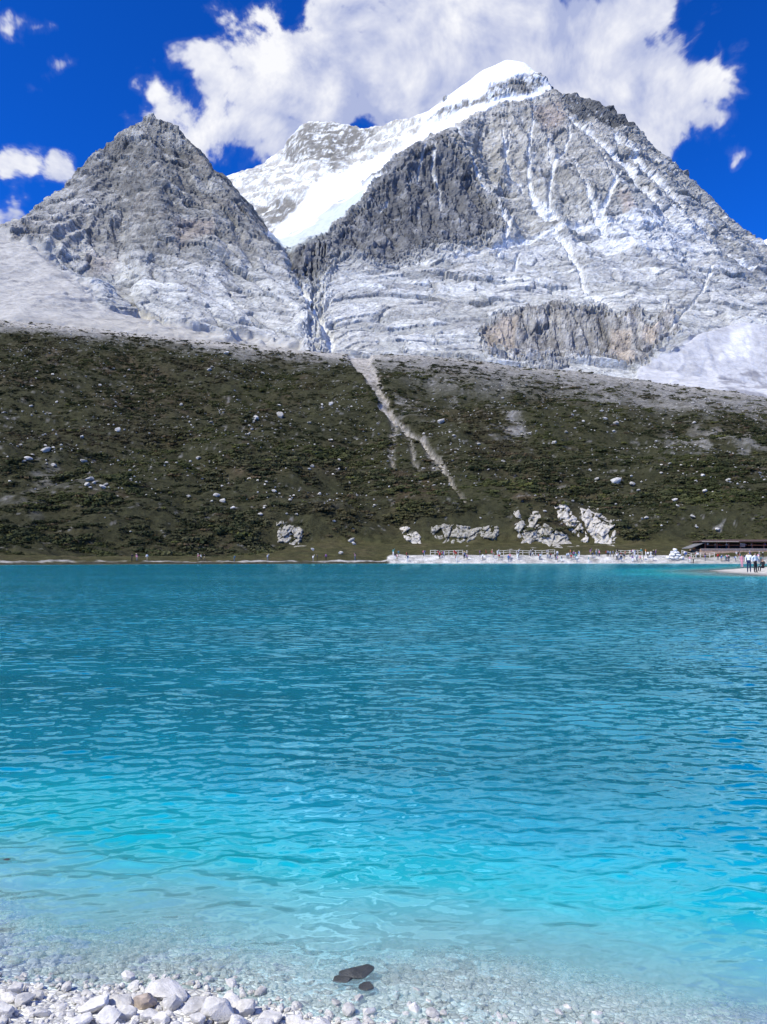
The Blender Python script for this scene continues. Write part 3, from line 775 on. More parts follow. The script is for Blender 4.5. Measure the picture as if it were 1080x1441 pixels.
def build_shrubs():
    m, k = newmat('shrub_leaves')
    rnd = k.n.new('ShaderNodeObjectInfo').outputs['Random']
    big = k.noise(k.pos(), .02, 3, .5)
    c = k.mix(k.ss(rnd, .05, .85), (.020, .028, .010), (.072, .072, .034))
    c = k.mix(k.ss(big, .44, .60, 0, .75), c, k.mix(rnd, (.040, .050, .014), (.085, .092, .030)))
    b2 = k.noise(k.vm('ADD', k.pos(), (300, 90, 0)), .012, 4, .6)
    c = k.mix(k.ss(b2, .50, .66, 0, .6), c, k.mix(rnd, (.045, .036, .020), (.090, .066, .040)))
    c = k.mix(k.ss(b2, .46, .34, 0, .75), c, (.016, .022, .008))
    c = k.mix(k.ss(rnd, .90, .93, 0, .8), c, (.090, .062, .035))
    c = k.mix(k.ss(rnd, .96, .98, 0, .7), c, (.085, .105, .022))
    principled(k, c, .8, spec=.15)
    coll = bpy.data.collections.new('shrub_kinds')
    for i in range(7):
        me = shrub_mesh(40 + i, .55 + .1 * (i % 3), 75); me.materials.append(m)
        coll.objects.link(bpy.data.objects.new('shrub_foliage', me))
    r = np.random.RandomState(9)
    X, Y, Z = HILL['X'], HILL['Y'], HILL['Z']
    ok = (HILL['slope'] > .3) & (np.abs(HILL['A'])[None, :] < .78) & (HILL['below'] > -2) & (Y < 520)
    cell = np.gradient(X, axis=1) * np.gradient(Y, axis=0)
    clump = sstep(fbm(X / 11, Y / 7, None, 3, 205) + .5 * HILL['n1'], -.25, .32)
    low = sstep(HILL['py'], 560, 720)
    w = ok * cell * (.10 + .9 * clump) * (1 - .93 * np.clip(HILL['bare'] * 1.15, 0, 1)) * (1 - np.clip(HILL['gm'] * 1.3, 0, 1)) * (.75 + .5 * low)
    for q_ in ([(384, 728), (430, 728), (430, 772), (384, 772)], [(558, 736), (598, 736), (598, 772), (558, 772)], [(602, 734), (706, 734), (706, 772), (602, 772)], [(718, 710), (765, 710), (778, 704), (835, 704), (875, 722), (878, 774), (718, 776)]):
        w = w * (1 - .85 * poly_mask(HILL['px'], HILL['py'], q_, 2.5))
    w = w.ravel() / w.sum()
    n = 95000
    idx = r.choice(w.size, n, p=w)
    ri, ci = np.unravel_index(idx, X.shape)
    dy = np.gradient(HILL['Yr'])[ri]
    y = HILL['Yr'][ri] + r.uniform(-.5, .5, n) * dy
    aa = HILL['A'][ci] + r.uniform(-.5, .5, n) * (HILL['A'][1] - HILL['A'][0])
    x = aa * y; z = hill_z(x, y) - .05
    s = r.lognormal(.20, .46, n) * (.75 + .55 * clump.ravel()[idx]); s = np.clip(s * (.85 + .6 * low.ravel()[idx] * sstep(HILL['n1'].ravel()[idx], -.1, .3)), .5, 5.0)
    S = np.stack([s * r.uniform(.8, 1.3, n), s * r.uniform(.8, 1.2, n), s * r.uniform(.55, .85, n)], -1)
    instancer('shrubs', np.stack([x, y, z], -1), S, coll, 'low dark green shrubs carpeting the far hillside', seed=3)
build_shrubs()

# ------------------------------------------------------------------ lake
def near_shore_Y(x):
    return 2.74 - .24 * x + .07 * np.sin(2.1 * x + .6) + .035 * np.sin(5.3 * x)
SPIT = np.array([(39, 92), (35, 78), (33, 67), (44, 61), (70, 66), (110, 80), (120, 150), (80, 150), (64, 128), (52, 108)], float)
def spit_sd(x, y):
    """signed distance to the gravel spit outline, positive inside"""
    dmin = np.full(np.shape(x), 1e9); ins = np.zeros(np.shape(x), bool)
    for i in range(len(SPIT)):
        x0, y0 = SPIT[i]; x1, y1 = SPIT[(i + 1) % len(SPIT)]
        ex, ey = x1 - x0, y1 - y0
        t = np.clip(((x - x0) * ex + (y - y0) * ey) / (ex * ex + ey * ey), 0, 1)
        dmin = np.minimum(dmin, np.hypot(x - x0 - t * ex, y - y0 - t * ey))
        ins ^= ((y0 <= y) != (y1 <= y)) & (x < x0 + (y - y0) / (ey if abs(ey) > 1e-9 else 1e-9) * ex)
    return np.where(ins, dmin, -dmin)
def bed_z(x, y):
    """height of the near beach and lake floor"""
    s = y - near_shore_Y(x)
    dry = -s * .13
    sp = np.maximum(s, 0)
    wet = -(.10 * sp + .068 * sp ** 1.8) * (1 + .25 * np.sin(1.3 * x + .8) * sstep(sp, 0, 2))
    z = np.where(s < 0, np.minimum(dry, .6), np.maximum(wet, -9.0))
    return z + .012 * pn(x * 4, y * 4, None, 7) + .03 * pn(x * 1.3, y * 1.3, None, 8)
def lake_depth(x, y):
    d1 = -bed_z(x, y)
    sd = -spit_sd(x, y)
    d2 = np.where(sd < 0, .01, .017 * sd + .002 * sd ** 2)
    px = 540 + F * x / np.maximum(y, 1)
    ds = np.maximum(shore_Y(px) - y, 0)
    d3 = .025 + .08 * ds
    return np.minimum(np.minimum(d1, d2), d3)
def build_lake():
    py = np.arange(1520, 791.6, -1.3)
    Yr = np.array([on_level(540, q)[1] for q in py]); Yr = np.concatenate([[1.9, 2.1, 2.3], Yr[Yr > 2.4]])
    NC = 640; a = np.linspace(-.86, .86, NC)
    A, Y = np.meshgrid(a, Yr); X = A * (Y + 1.6)
    dy = np.gradient(Yr)[:, None] * np.ones_like(X)
    r = np.random.RandomState(21)
    gust = .75 + .55 * fbm(X / 5, Y / 5, None, 3, 305)
    H = np.zeros_like(X)
    wx_ = .35 * fbm(X / .35, Y / .35, None, 2, 311); wy_ = .35 * fbm(X / .35, Y / .35, None, 2, 321)
    for i in range(60):
        lam = math.exp(r.uniform(math.log(.060), math.log(.34)))
        th = r.normal(0, .42) + (.12 if lam > .6 else 0)
        kx, ky = math.sin(th) * 6.283 / lam, math.cos(th) * 6.283 / lam
        amp = .0026 * lam
        H += amp * sstep(lam / dy, 2.2, 5) * np.sin(kx * (X + wx_ * lam) + ky * (Y + wy_ * lam) + r.uniform(0, 6.28))
    H = H * gust
    rms = H.std()
    H = H + .6 * np.maximum(H, 0) ** 2 / (rms + 1e-6) * .5      # sharper crests
    D = lake_depth(X, Y)
    H *= .45 + .55 * sstep(D, .005, .17)
    me = mesh_np('lake', np.stack([X, Y, H], -1).reshape(-1, 3), grid_faces(len(Yr), NC))
    set_float(me, 'depth', D); set_float(me, 'coarse', sstep(dy, .018, .09))
    set_float(me, 'far', sstep(Y, 5, 16))
    set_float(me, 'shallow_right', sstep(X / (Y + 1.6), .1, .6) * sstep(Y, 8, 3))
    m, k = newmat('lake_water')
    p = k.pos()
    dep = k.attr('depth', 'Fac'); co = k.attr('coarse', 'Fac')
    # ripple slopes
    w1 = k.node('ShaderNodeTexNoise', ins={'Vector': k.scale_vec(p, (.45, 1, 1)), 'Scale': 5.0, 'Detail': 2.0, 'Roughness': .5, 'Distortion': .4}).outputs[1]
    w2 = k.node('ShaderNodeTexNoise', ins={'Vector': k.scale_vec(p, (.7, 1, 1)), 'Scale': 16.0, 'Detail': 3.0, 'Roughness': .5, 'Distortion': .3}).outputs[1]
    pat = k.ss(k.noise(k.scale_vec(p, (.25, 1, 1)), .11, 3, .55), .30, .70, .72, 1.25)
    t1 = k.vm('MULTIPLY', k.vm('SUBTRACT', w1, (.5, .5, .5)), (.30, .72, 0))
    t2 = k.vm('MULTIPLY', k.vm('SUBTRACT', w2, (.5, .5, .5)), (.22, .32, 0))
    farf = k.attr('far', 'Fac')
    def onesided(t):
        q_ = k.node('ShaderNodeSeparateXYZ', ins={0: t}).outputs
        ab = k.m('SUBTRACT', k.m('MULTIPLY', k.m('POWER', k.m('ABSOLUTE', q_[1]), 1.8), -6.0), .006)
        yy = k.m('ADD', q_[1], k.m('MULTIPLY', k.m('SUBTRACT', ab, q_[1]), farf))
        return k.node('ShaderNodeCombineXYZ', ins={0: q_[0], 1: yy, 2: 0.0}).outputs[0]
    t1 = onesided(t1); t2 = onesided(t2)
    sc1 = k.node('ShaderNodeVectorMath', operation='SCALE'); k.set(sc1.inputs[0], t1); k.set(sc1.inputs['Scale'], k.m('MULTIPLY', co, pat))
    sc2 = k.node('ShaderNodeVectorMath', operation='SCALE'); k.set(sc2.inputs[0], t2); k.set(sc2.inputs['Scale'], k.m('MULTIPLY', k.m('ADD', .85, k.m('MULTIPLY', co, .3)), pat))
    gn = k.n.new('ShaderNodeNewGeometry').outputs['Normal']
    lean = k.node('ShaderNodeCombineXYZ', ins={1: k.m('MULTIPLY', co, -.012)}).outputs[0]
    nrm = k.vm('NORMALIZE', k.vm('ADD', k.vm('ADD', gn, lean), k.vm('ADD', sc1.outputs[0], sc2.outputs[0])))
    # body colour of the glacial water by depth
    ramp = k.node('ShaderNodeValToRGB', ins={0: k.m('DIVIDE', dep, 2.9)})
    cr = ramp.color_ramp
    stops = [(0.0, (.56, .62, .62)), (.022, (.22, .50, .53)), (.075, (.006, .40, .47)), (.18, (.0, .26, .38)), (.34, (.0, .190, .290)), (1.0, (.0, .168, .258))]
    while len(cr.elements) < len(stops): cr.elements.new(.5)
    for e, (q, c) in zip(cr.elements, stops): e.position = q; e.color = c + (1,)
    cloudy = k.noise(k.scale_vec(p, (.4, 1, 1)), .35, 4, .6)
    body = k.mix(1.0, ramp.outputs[0], k.ss(cloudy, .3, .7, .82, 1.18), 'MULTIPLY')
    diff = k.node('ShaderNodeBsdfDiffuse', ins={'Color': body, 'Normal': nrm})
    tr = k.node('ShaderNodeBsdfTransparent', ins={'Color': (.90, .97, .98)})
    T = k.m('POWER', 2.718, k.m('MULTIPLY', dep, -11.0))
    mx = k.n.new('ShaderNodeMixShader'); k.set(mx.inputs[0], T); k.l.new(diff.outputs[0], mx.inputs[1]); k.l.new(tr.outputs[0], mx.inputs[2])
    gl = k.node('ShaderNodeBsdfGlossy', ins={'Color': (.52, .97, 1), 'Roughness': .008, 'Normal': nrm})
    # Schlick reflectance, the same from above and below the surface
    inc = k.n.new('ShaderNodeNewGeometry').outputs['Incoming']
    dt = k.node('ShaderNodeVectorMath', operation='DOT_PRODUCT'); k.set(dt.inputs[0], inc); k.set(dt.inputs[1], nrm)
    gz = k.m('SUBTRACT', 1.0, k.m('MINIMUM', k.m('ABSOLUTE', dt.outputs['Value']), 1.0))
    fr = k.m('ADD', .03, k.m('MULTIPLY', k.m('POWER', gz, 2.7), .72))
    m2 = k.n.new('ShaderNodeMixShader'); k.set(m2.inputs[0], fr); k.l.new(mx.outputs[0], m2.inputs[1]); k.l.new(gl.outputs[0], m2.inputs[2])
    finish(k, m2.outputs[0])
    link('lake', me, m, label='rippled turquoise glacial lake', kind='structure')
build_lake()

# near beach and lake floor
def build_beach():
    ys = np.concatenate([np.linspace(-14, 1.2, 30, endpoint=False), np.linspace(1.2, 6.0, 240, endpoint=False), np.geomspace(6.0, 125, 60)])
    xs = np.concatenate([-np.geomspace(90, 4, 20, endpoint=False), np.linspace(-4, 4, 280), np.geomspace(4, 90, 21)[1:]])
    X, Y = np.meshgrid(xs, ys)
    Z = bed_z(X, Y) + .006 * pn(X * 18, Y * 18, None, 9) + .004 * pn(X * 45, Y * 45, None, 10)
    me = mesh_np('beach', np.stack([X, Y, Z], -1).reshape(-1, 3), grid_faces(len(ys), len(xs)))
    m, k = newmat('beach_gravel')
    p = k.pos()
    vo = k.node('ShaderNodeTexVoronoi', feature='F1', ins={'Vector': p, 'Scale': 38.0})
    ve = k.node('ShaderNodeTexVoronoi', feature='DISTANCE_TO_EDGE', ins={'Vector': p, 'Scale': 38.0})
    n = k.noise(p, 3.0, 5, .6)
    c = k.mix(k.ss(n, .35, .7), (.76, .76, .74), (.60, .61, .60))
    hs = k.node('ShaderNodeHueSaturation', ins={'Color': c, 'Value': k.ss(k.node('ShaderNodeSeparateColor', ins={0: vo.outputs['Color']}).outputs[0], 0, 1, .7, 1.3)})
    c = k.mix(k.ss(ve.outputs[0], 0, .10), (.30, .30, .29), hs.outputs[0])
    z = k.node('ShaderNodeSeparateXYZ', ins={0: p}).outputs[2]
    c = k.mix(k.ss(z, .03, -.01), c, k.mix(1.0, c, (.9, .9, .87), 'MULTIPLY'))
    principled(k, c, .85, k.bump(ve.outputs[0], .7, .02), .2)
    link('beach', me, m, label='pale gravel beach sloping into the lake', kind='structure')
    g = mesh_np('ground', np.array([(-9000, -9000, -14), (9000, -9000, -14), (9000, 9000, -14), (-9000, 9000, -14)], float), np.array([(0, 1, 2, 3)]))
    link('ground', g, simple_mat('valley_floor', (.16, .15, .12)), kind='structure', label='valley floor underneath everything')
build_beach()

# stones -----------------------------------------------------------
def stone_mesh(seed, sub=2, planes=11, rough=.03, name='stone', lo=.5, hi=.82):
    r = np.random.RandomState(seed)
    bm = bmesh.new(); bmesh.ops.create_icosphere(bm, subdivisions=sub, radius=1.0)
    nn = r.normal(size=(planes, 3)); nn /= np.linalg.norm(nn, axis=1)[:, None]; dd = r.uniform(lo, hi, planes)
    for v in bm.verts:
        d = np.array(v.co); d /= np.linalg.norm(d)
        c = nn @ d; t = 1.0
        for ci, di in zip(c, dd):
            if ci > .05: t = min(t, di / ci)
        t *= 1 + rough * float(pn(d[0] * 3, d[1] * 3, d[2] * 3, seed))
        v.co = Vector(d * t)
    me = bpy.data.meshes.new(name); bm.to_mesh(me); bm.free()
    co = np.array([v.co for v in me.vertices]); mn, mx = co.min(0), co.max(0)
    co = (co - (mn + mx) / 2) / (mx - mn).max()       # unit largest dimension, centred
    me.vertices.foreach_set('co', co.astype(np.float32).ravel()); me.update()
    return me
def stone_material(name, base, alt, z_wet=True, scale=9.0):
    m, k = newmat(name)
    rnd = k.n.new('ShaderNodeObjectInfo').outputs['Random']
    tc = k.n.new('ShaderNodeTexCoord').outputs['Object']
    n = k.noise(tc, 3.2, 6, .65)
    c = k.mix(k.ss(rnd, .05, .95), base, alt)
    c = k.mix(k.ss(k.noise(tc, 1.7, 4, .6), .5, .72, 0, .5), c, k.mix(1.0, c, (.82, .79, .74), 'MULTIPLY'))
    c = k.mix(1.0, c, k.ss(n, .3, .72, .70, 1.12), 'MULTIPLY')
    if z_wet:
        z = k.node('ShaderNodeSeparateXYZ', ins={0: k.pos()}).outputs[2]
        wet = k.ss(z, .035, .0)
        c = k.mix(wet, c, k.mix(1.0, c, (.86, .87, .86), 'MULTIPLY'))
        rg = k.ss(wet, 0, 1, .85, .35)
    else: rg = .9
    principled(k, c, rg, k.bump(k.noise(tc, 14.0, 4, .7), .35, .05), .25)
    return m
M_STONE = stone_material('white_limestone', (.80, .785, .76), (.60, .59, .57))
M_TAN = stone_material('tan_stone', (.52, .43, .35), (.48, .40, .33))
M_DARK = stone_material('dark_wet_stone', (.065, .07, .072), (.085, .09, .092))
def place_stone(me, mat, x, y, z, size, flat, rz, tilt, label, group, rnd, name='stone'):
    o = bpy.data.objects.new(name, me); COL.objects.link(o)
    if len(me.materials) == 0: me.materials.append(mat)
    if me.materials[0] != mat: o.material_slots[0].link = 'OBJECT'; o.material_slots[0].material = mat
    sx, sy, sz = size, size * rnd.uniform(.62, .9), size * flat
    o.scale = (sx, sy, sz); o.rotation_euler = (rnd.uniform(-tilt, tilt), rnd.uniform(-tilt, tilt), rz)
    o.location = (x, y, z)
    tag(o, label, 'stone', group)
    return o
def build_stones():
    r = random.Random(4)
    bigm = [stone_mesh(100 + i, 3, 14, .02) for i in range(10)]
    midm = [stone_mesh(200 + i, 2, 13, .03) for i in range(12)]
    taken = []
    G = 'white stones along the near water edge'
    big = [(132, 1410, 40, 'long white slab lying slanted in the middle of the near heap'), (167, 1402, 32, 'squarish white stone right behind the long slanted slab'), (204, 1402, 25, 'small tan brown stone at the water edge among white ones'),
           (235, 1383, 46, 'flat pale slab half under water beyond the tan stone'), (191, 1389, 17, 'narrow upright white stone left of the half sunken slab'), (242, 1405, 22, 'blocky white stone just right of the tan stone'),
           (112, 1436, 26, 'flat white stone at bottom edge below the long slab'), (152, 1431, 28, 'rounded white stone at bottom edge right of the flat one'), (176, 1421, 24, 'white stone in front of the squarish stone'),
           (35, 1400, 24, 'grey white stone leaning on its end at far left'), (21, 1382, 21, 'white stone at the water line near left frame edge'), (14, 1396, 18, 'flat white stone at left frame edge above the lowest ones'),
           (110, 1397, 18, 'pale triangular stone left of the long slab'), (60, 1426, 17, 'round white stone in the bottom left corner heap'), (5, 1424, 24, 'white stone cut by the bottom left frame corner'),
           (307, 1417, 40, 'largest bright white boulder like stone of the near heap'), (277, 1411, 28, 'white stone leaning left against the largest bright stone'), (325, 1399, 27, 'white stone behind and right of the largest bright stone'),
           (342, 1405, 26, 'diamond shaped white stone at right end of the bright group'), (336, 1431, 25, 'white stone below the diamond shaped one at bottom edge'), (278, 1432, 22, 'white stone at bottom edge under the leaning one'),
           (415, 1424, 20, 'lone white stone right of the bright group'), (434, 1431, 22, 'white stone in middle of three at bottom centre'), (458, 1432, 28, 'widest of three white stones at bottom centre'),
           (378, 1421, 30, 'pale submerged slab between bright group and lone stone'), (497, 1437, 28, 'white stone at bottom edge under the dark wet rock'), (371, 1436, 22, 'white stone at bottom edge left of the lone stone'),
           (208, 1427, 22, 'white stone below the tan stone'), (228, 1432, 20, 'white stone at bottom edge between two groups'), (88, 1412, 16, 'small white stone left of the long slab')]
    for i, (px, py, w, lab) in enumerate(big):
        x, y = on_level(px, py + w * .12, .05)
        z = float(bed_z(x, y)); d = math.hypot(y, EYE)
        s = w / F * d * 1.18
        fl = r.uniform(.55, .72) if 'slab' not in lab else .34
        mat = M_TAN if 'tan brown' in lab else M_STONE
        place_stone(bigm[i % 10], mat, x, y, z + s * fl * .33, s, fl, r.uniform(-.5, .5) + (.5 if 'slanted' in lab else 0), .28, lab, G, r)
        taken.append((x, y, s * .42))
    marks = [on_level(q_[0], q_[1], .05) + (q_[2],) for q_ in [(132, 1410, 'the long slanted slab'), (204, 1402, 'the tan stone'), (307, 1417, 'the largest bright stone'), (35, 1400, 'the left frame edge'),
             (235, 1383, 'the half sunken slab'), (450, 1430, 'the three stones at bottom centre'), (503, 1368, 'the dark wet rock'), (700, 1420, 'the bottom edge right of centre'), (900, 1420, 'the bottom right corner')]]
    n = 0; tries = 0
    while n < 270 and tries < 20000:
        tries += 1
        x = r.uniform(-1.65, 1.45); y = r.uniform(2.35, 3.45)
        s0 = y - float(near_shore_Y(np.float64(x)))
        if r.random() > (1.0 if s0 < .12 else math.exp(-(s0 - .12) / .22)): continue
        if x > .45 and r.random() > .35: continue
        s = .026 + .042 * r.random() ** 1.6
        if any((x - a) ** 2 + (y - b) ** 2 < (c + s * .42) ** 2 for a, b, c in taken): continue
        z = float(bed_z(np.float64(x), np.float64(y)))
        fl = r.uniform(.45, .75)
        near = min(marks, key=lambda q_: (q_[0] - x) ** 2 + (q_[1] - y) ** 2)[2]
        lab = ('%s white stone lying dry near %s' if z > .012 else '%s pale stone under water beyond %s') % ('small' if s < .05 else 'fist sized', near)
        place_stone(midm[n % 12], M_STONE, x, y, z + s * fl * .30, s, fl, r.uniform(0, 6.28), .35, lab, G if z > .012 else 'pale stones under shallow water', r)
        taken.append((x, y, s * .42)); n += 1
    # gravel between them
    coll = bpy.data.collections.new('gravel_kinds')
    for i in range(8):
        me = stone_mesh(300 + i, 1, 9, .03, 'gravel'); me.materials.append(M_STONE)
        coll.objects.link(bpy.data.objects.new('gravel_shape', me))
    q = np.random.RandomState(6)
    N = 34000
    x = q.uniform(-3.6, 3.4, N); y = q.uniform(1.3, 5.2, N)
    s0 = y - near_shore_Y(x)
    keep = q.uniform(size=N) < np.where(s0 < .1, 1, np.exp(-(s0 - .1) / .9))
    x, y, s0 = x[keep], y[keep], s0[keep]
    s = .010 + .030 * q.uniform(size=len(x)) ** 2.2
    z = bed_z(x, y) + s * .18
    S = np.stack([s, s * q.uniform(.65, 1, len(x)), s * q.uniform(.5, .8, len(x))], -1)
    instancer('gravel', np.stack([x, y, z], -1), S, coll, 'small white gravel filling the near beach', seed=12, tilt=.5)
    # dark rocks showing in the shallows
    dm = [stone_mesh(400 + i, 3, 10, .06) for i in range(5)]
    def drk(px, py, w, fl, rz, lab, dz=0.0):
        x, y = on_level(px, py, .0); s = w / F * math.hypot(y, EYE)
        place_stone(dm[drk.i % 5], M_DARK, x, y, dz, s, fl, rz, .15, lab, 'dark rocks in the shallows', r); drk.i += 1
    drk.i = 0
    drk(503, 1368, 46, .30, .35, 'dark wet rock breaking the surface near bottom centre', -.004); drk(482, 1378, 30, .22, -.3, 'dark low rock left of the bigger wet rock', -.004)
    drk(517, 1362, 22, .32, 1.0, 'dark pointed rock on right of the wet rock pair', .0); drk(512, 1386, 28, .16, .1, 'flat dark stone just below the wet rocks', -.004)
    drk(8, 1211, 24, .25, .2, 'small dark rock in water at left frame edge', -.01); drk(22, 1214, 16, .2, -.2, 'smaller dark rock beside the one at left frame edge', -.01)
build_stones()

# gravel spit on the right
def build_spit():
    xs = np.linspace(28, 125, 150); ys = np.linspace(56, 156, 150)
    X, Y = np.meshgrid(xs, ys)
    sd = spit_sd(X, Y) + 1.2 * fbm(X / 6, Y / 6, None, 3, 401)
    Z = np.where(sd > 0, np.minimum(.30, .075 * sd) + .05 * fbm(X / 2.5, Y / 2.5, None, 3, 402) * sstep(sd, 0, 2), np.maximum(.06 * sd, -1.2))
    me = mesh_np('gravel_spit', np.stack([X, Y, Z], -1).reshape(-1, 3), grid_faces(150, 150))
    m, k = newmat('spit_gravel')
    p = k.pos(); z = k.node('ShaderNodeSeparateXYZ', ins={0: p}).outputs[2]
    n = k.noise(p, 1.2, 6, .65)
    c = k.mix(k.ss(n, .35, .65), (.62, .60, .55), (.40, .37, .32))
    c = k.mix(k.ss(z, .12, .0), c, (.22, .22, .20))
    principled(k, c, .9, k.bump(k.noise(p, 6, 4, .6), .6, .05))
    link('gravel_spit', me, m, label='low pale gravel spit reaching in from the right', kind='structure')
build_spit()

# boulders on the hillside ------------------------------------------
M_BOULDER = stone_material('pale_boulder', (.62, .60, .55), (.38, .37, .34), False)
def build_boulders():
    r = random.Random(8)
    bm_ = [stone_mesh(500 + i, 2, 15, .10, 'boulder', .42, .74) for i in range(10)]
    G = 'pale boulders scattered on the green slope'
    spots = [(65, 634, 16, 'broad white boulder high in the cluster at left of the green slope'), (40, 646, 13, 'white boulder lowest left of the left cluster'), (34, 650, 8, ''), (46, 641, 8, ''), (75, 631, 8, ''), (76, 656, 10, 'white boulder below the broad one in left cluster'),
             (88, 673, 9, 'white boulder between left cluster and rock patch below'), (118, 650, 12, 'white boulder right of the left cluster'), (126, 676, 14, 'big pale boulder of the lower left rock patch'), (123, 683, 9, ''), (133, 680, 7, ''), (145, 686, 12, 'upright pale boulder right of the lower left rock patch'), (149, 683, 8, ''),
             (393, 571, 10, 'upper of two white boulders left of the scree gully'), (394, 585, 15, 'lower of two white boulders left of the scree gully'), (360, 590, 12, 'white boulder just left of the boulder pair'), (357, 594, 7, ''), (295, 521, 9, ''), (318, 497, 11, 'pale boulder under the crest left of centre'), (466, 569, 8, ''),
             (280, 645, 9, 'lone white boulder in the middle of the left slope'), (305, 698, 12, 'white boulder low on the left slope above the grey outcrop'), (314, 706, 11, 'white boulder just below its neighbour low on left slope'), (297, 595, 8, ''), (351, 675, 8, ''), (386, 692, 9, 'white boulder above the grey outcrop'),
             (255, 570, 8, ''), (44, 572, 7, ''), (115, 616, 8, ''), (166, 606, 10, 'white boulder high on the left slope'), (495, 761, 12, 'pointed white boulder at foot of slope left of centre'), (498, 766, 8, ''), (328, 715, 8, ''), (370, 526, 8, ''), (165, 700, 6, ''), (440, 657, 7, ''), (450, 696, 7, ''),
             (621, 594, 13, 'large white boulder right of the scree gully'), (866, 597, 11, 'white boulder high on the right slope'), (780, 624, 9, ''), (867, 679, 18, 'widest flat white boulder on the right slope'), (890, 682, 12, 'grey boulder right of the widest flat one'), (887, 701, 10, 'white boulder below the widest flat one'),
             (975, 728, 11, 'white boulder low on the slope above the pavilion'), (806, 585, 7, ''), (852, 589, 8, ''), (977, 595, 8, ''), (950, 704, 10, 'grey boulder mid right slope'), (992, 692, 9, ''), (840, 675, 8, ''), (1025, 677, 9, ''), (1010, 747, 10, 'pale boulder just behind the pavilion roof'), (910, 729, 8, ''), (797, 609, 7, ''),
             (440, 774, 7, ''), (480, 779, 8, ''), (268, 650, 6, ''), (596, 660, 6, '')]
    q = np.random.RandomState(31)
    while len(spots) < 190:
        px = q.uniform(0, 1080); py = q.uniform(505, 752)
        cp = np.interp(px, [c[0] for c in CREST], [c[1] for c in CREST])
        if py < cp + 14: continue
        dens = pn(np.float64(px / 90), np.float64(py / 55), None, 77)
        if q.uniform() > .45 + 1.2 * float(dens) + (.25 if px > 850 and py > 600 else 0): continue
        spots.append((px, py, q.uniform(2.6, 6.5) * (1.0 if q.uniform() < .9 else 1.4), ''))
    for i, (px, py, w, lab) in enumerate(spots):
        x, y, z = hill_hit(px, py + w * .15)
        if y > 500: continue
        s = max(w, 3.0) / F * y * .92
        fl = r.uniform(.5, .75)
        o = place_stone(bm_[i % 10], M_BOULDER, x, y, z + s * fl * .30 + .15, s, fl, r.uniform(-.6, .6), .3, lab or 'small pale boulder %s on the %s part of the green slope' % (['at the left edge', 'left of centre', 'left of the scree gully', 'right of the scree gully', 'right of centre', 'at the right edge'][min(5, int(px / 180))], 'upper' if py < 590 else 'middle' if py < 680 else 'lower'), G, r, 'boulder')
        o['category'] = 'boulder'
build_boulders()
def build_scree():
    coll = bpy.data.collections.new('scree_kinds')
    for i in range(6):
        me = stone_mesh(540 + i, 1, 7, .1, 'scree', .4); me.materials.append(M_BOULDER); coll.objects.link(bpy.data.objects.new('scree_shape', me))
    q = np.random.RandomState(41)
    n = 5200
    px = q.uniform(-250, 1330, n * 3); Yq = 235 + 260 * q.uniform(size=n * 3) ** .8
    a, _ = ray(px, np.full(px.shape, 620.0)); x = a * Yq; z = hill_z(x, Yq)
    _, py = to_px(x, Yq, z)
    dn = pn(x / 30, Yq / 30, None, 78) + .7 * pn(x / 9, Yq / 9, None, 79)
    keep = (q.uniform(size=px.shape) < .30 + .75 * dn) & (py < 760)
    x, Yq, z = x[keep][:n], Yq[keep][:n], z[keep][:n]
    s_ = .28 + .8 * q.uniform(size=len(x)) ** 2.5
    S = np.stack([s_ * 1.2, s_, s_ * .8], -1)
    instancer('scree', np.stack([x, Yq, z + .45], -1), S, coll, 'small pale loose rocks strewn over the green slope', seed=22, tilt=.4)
build_scree()

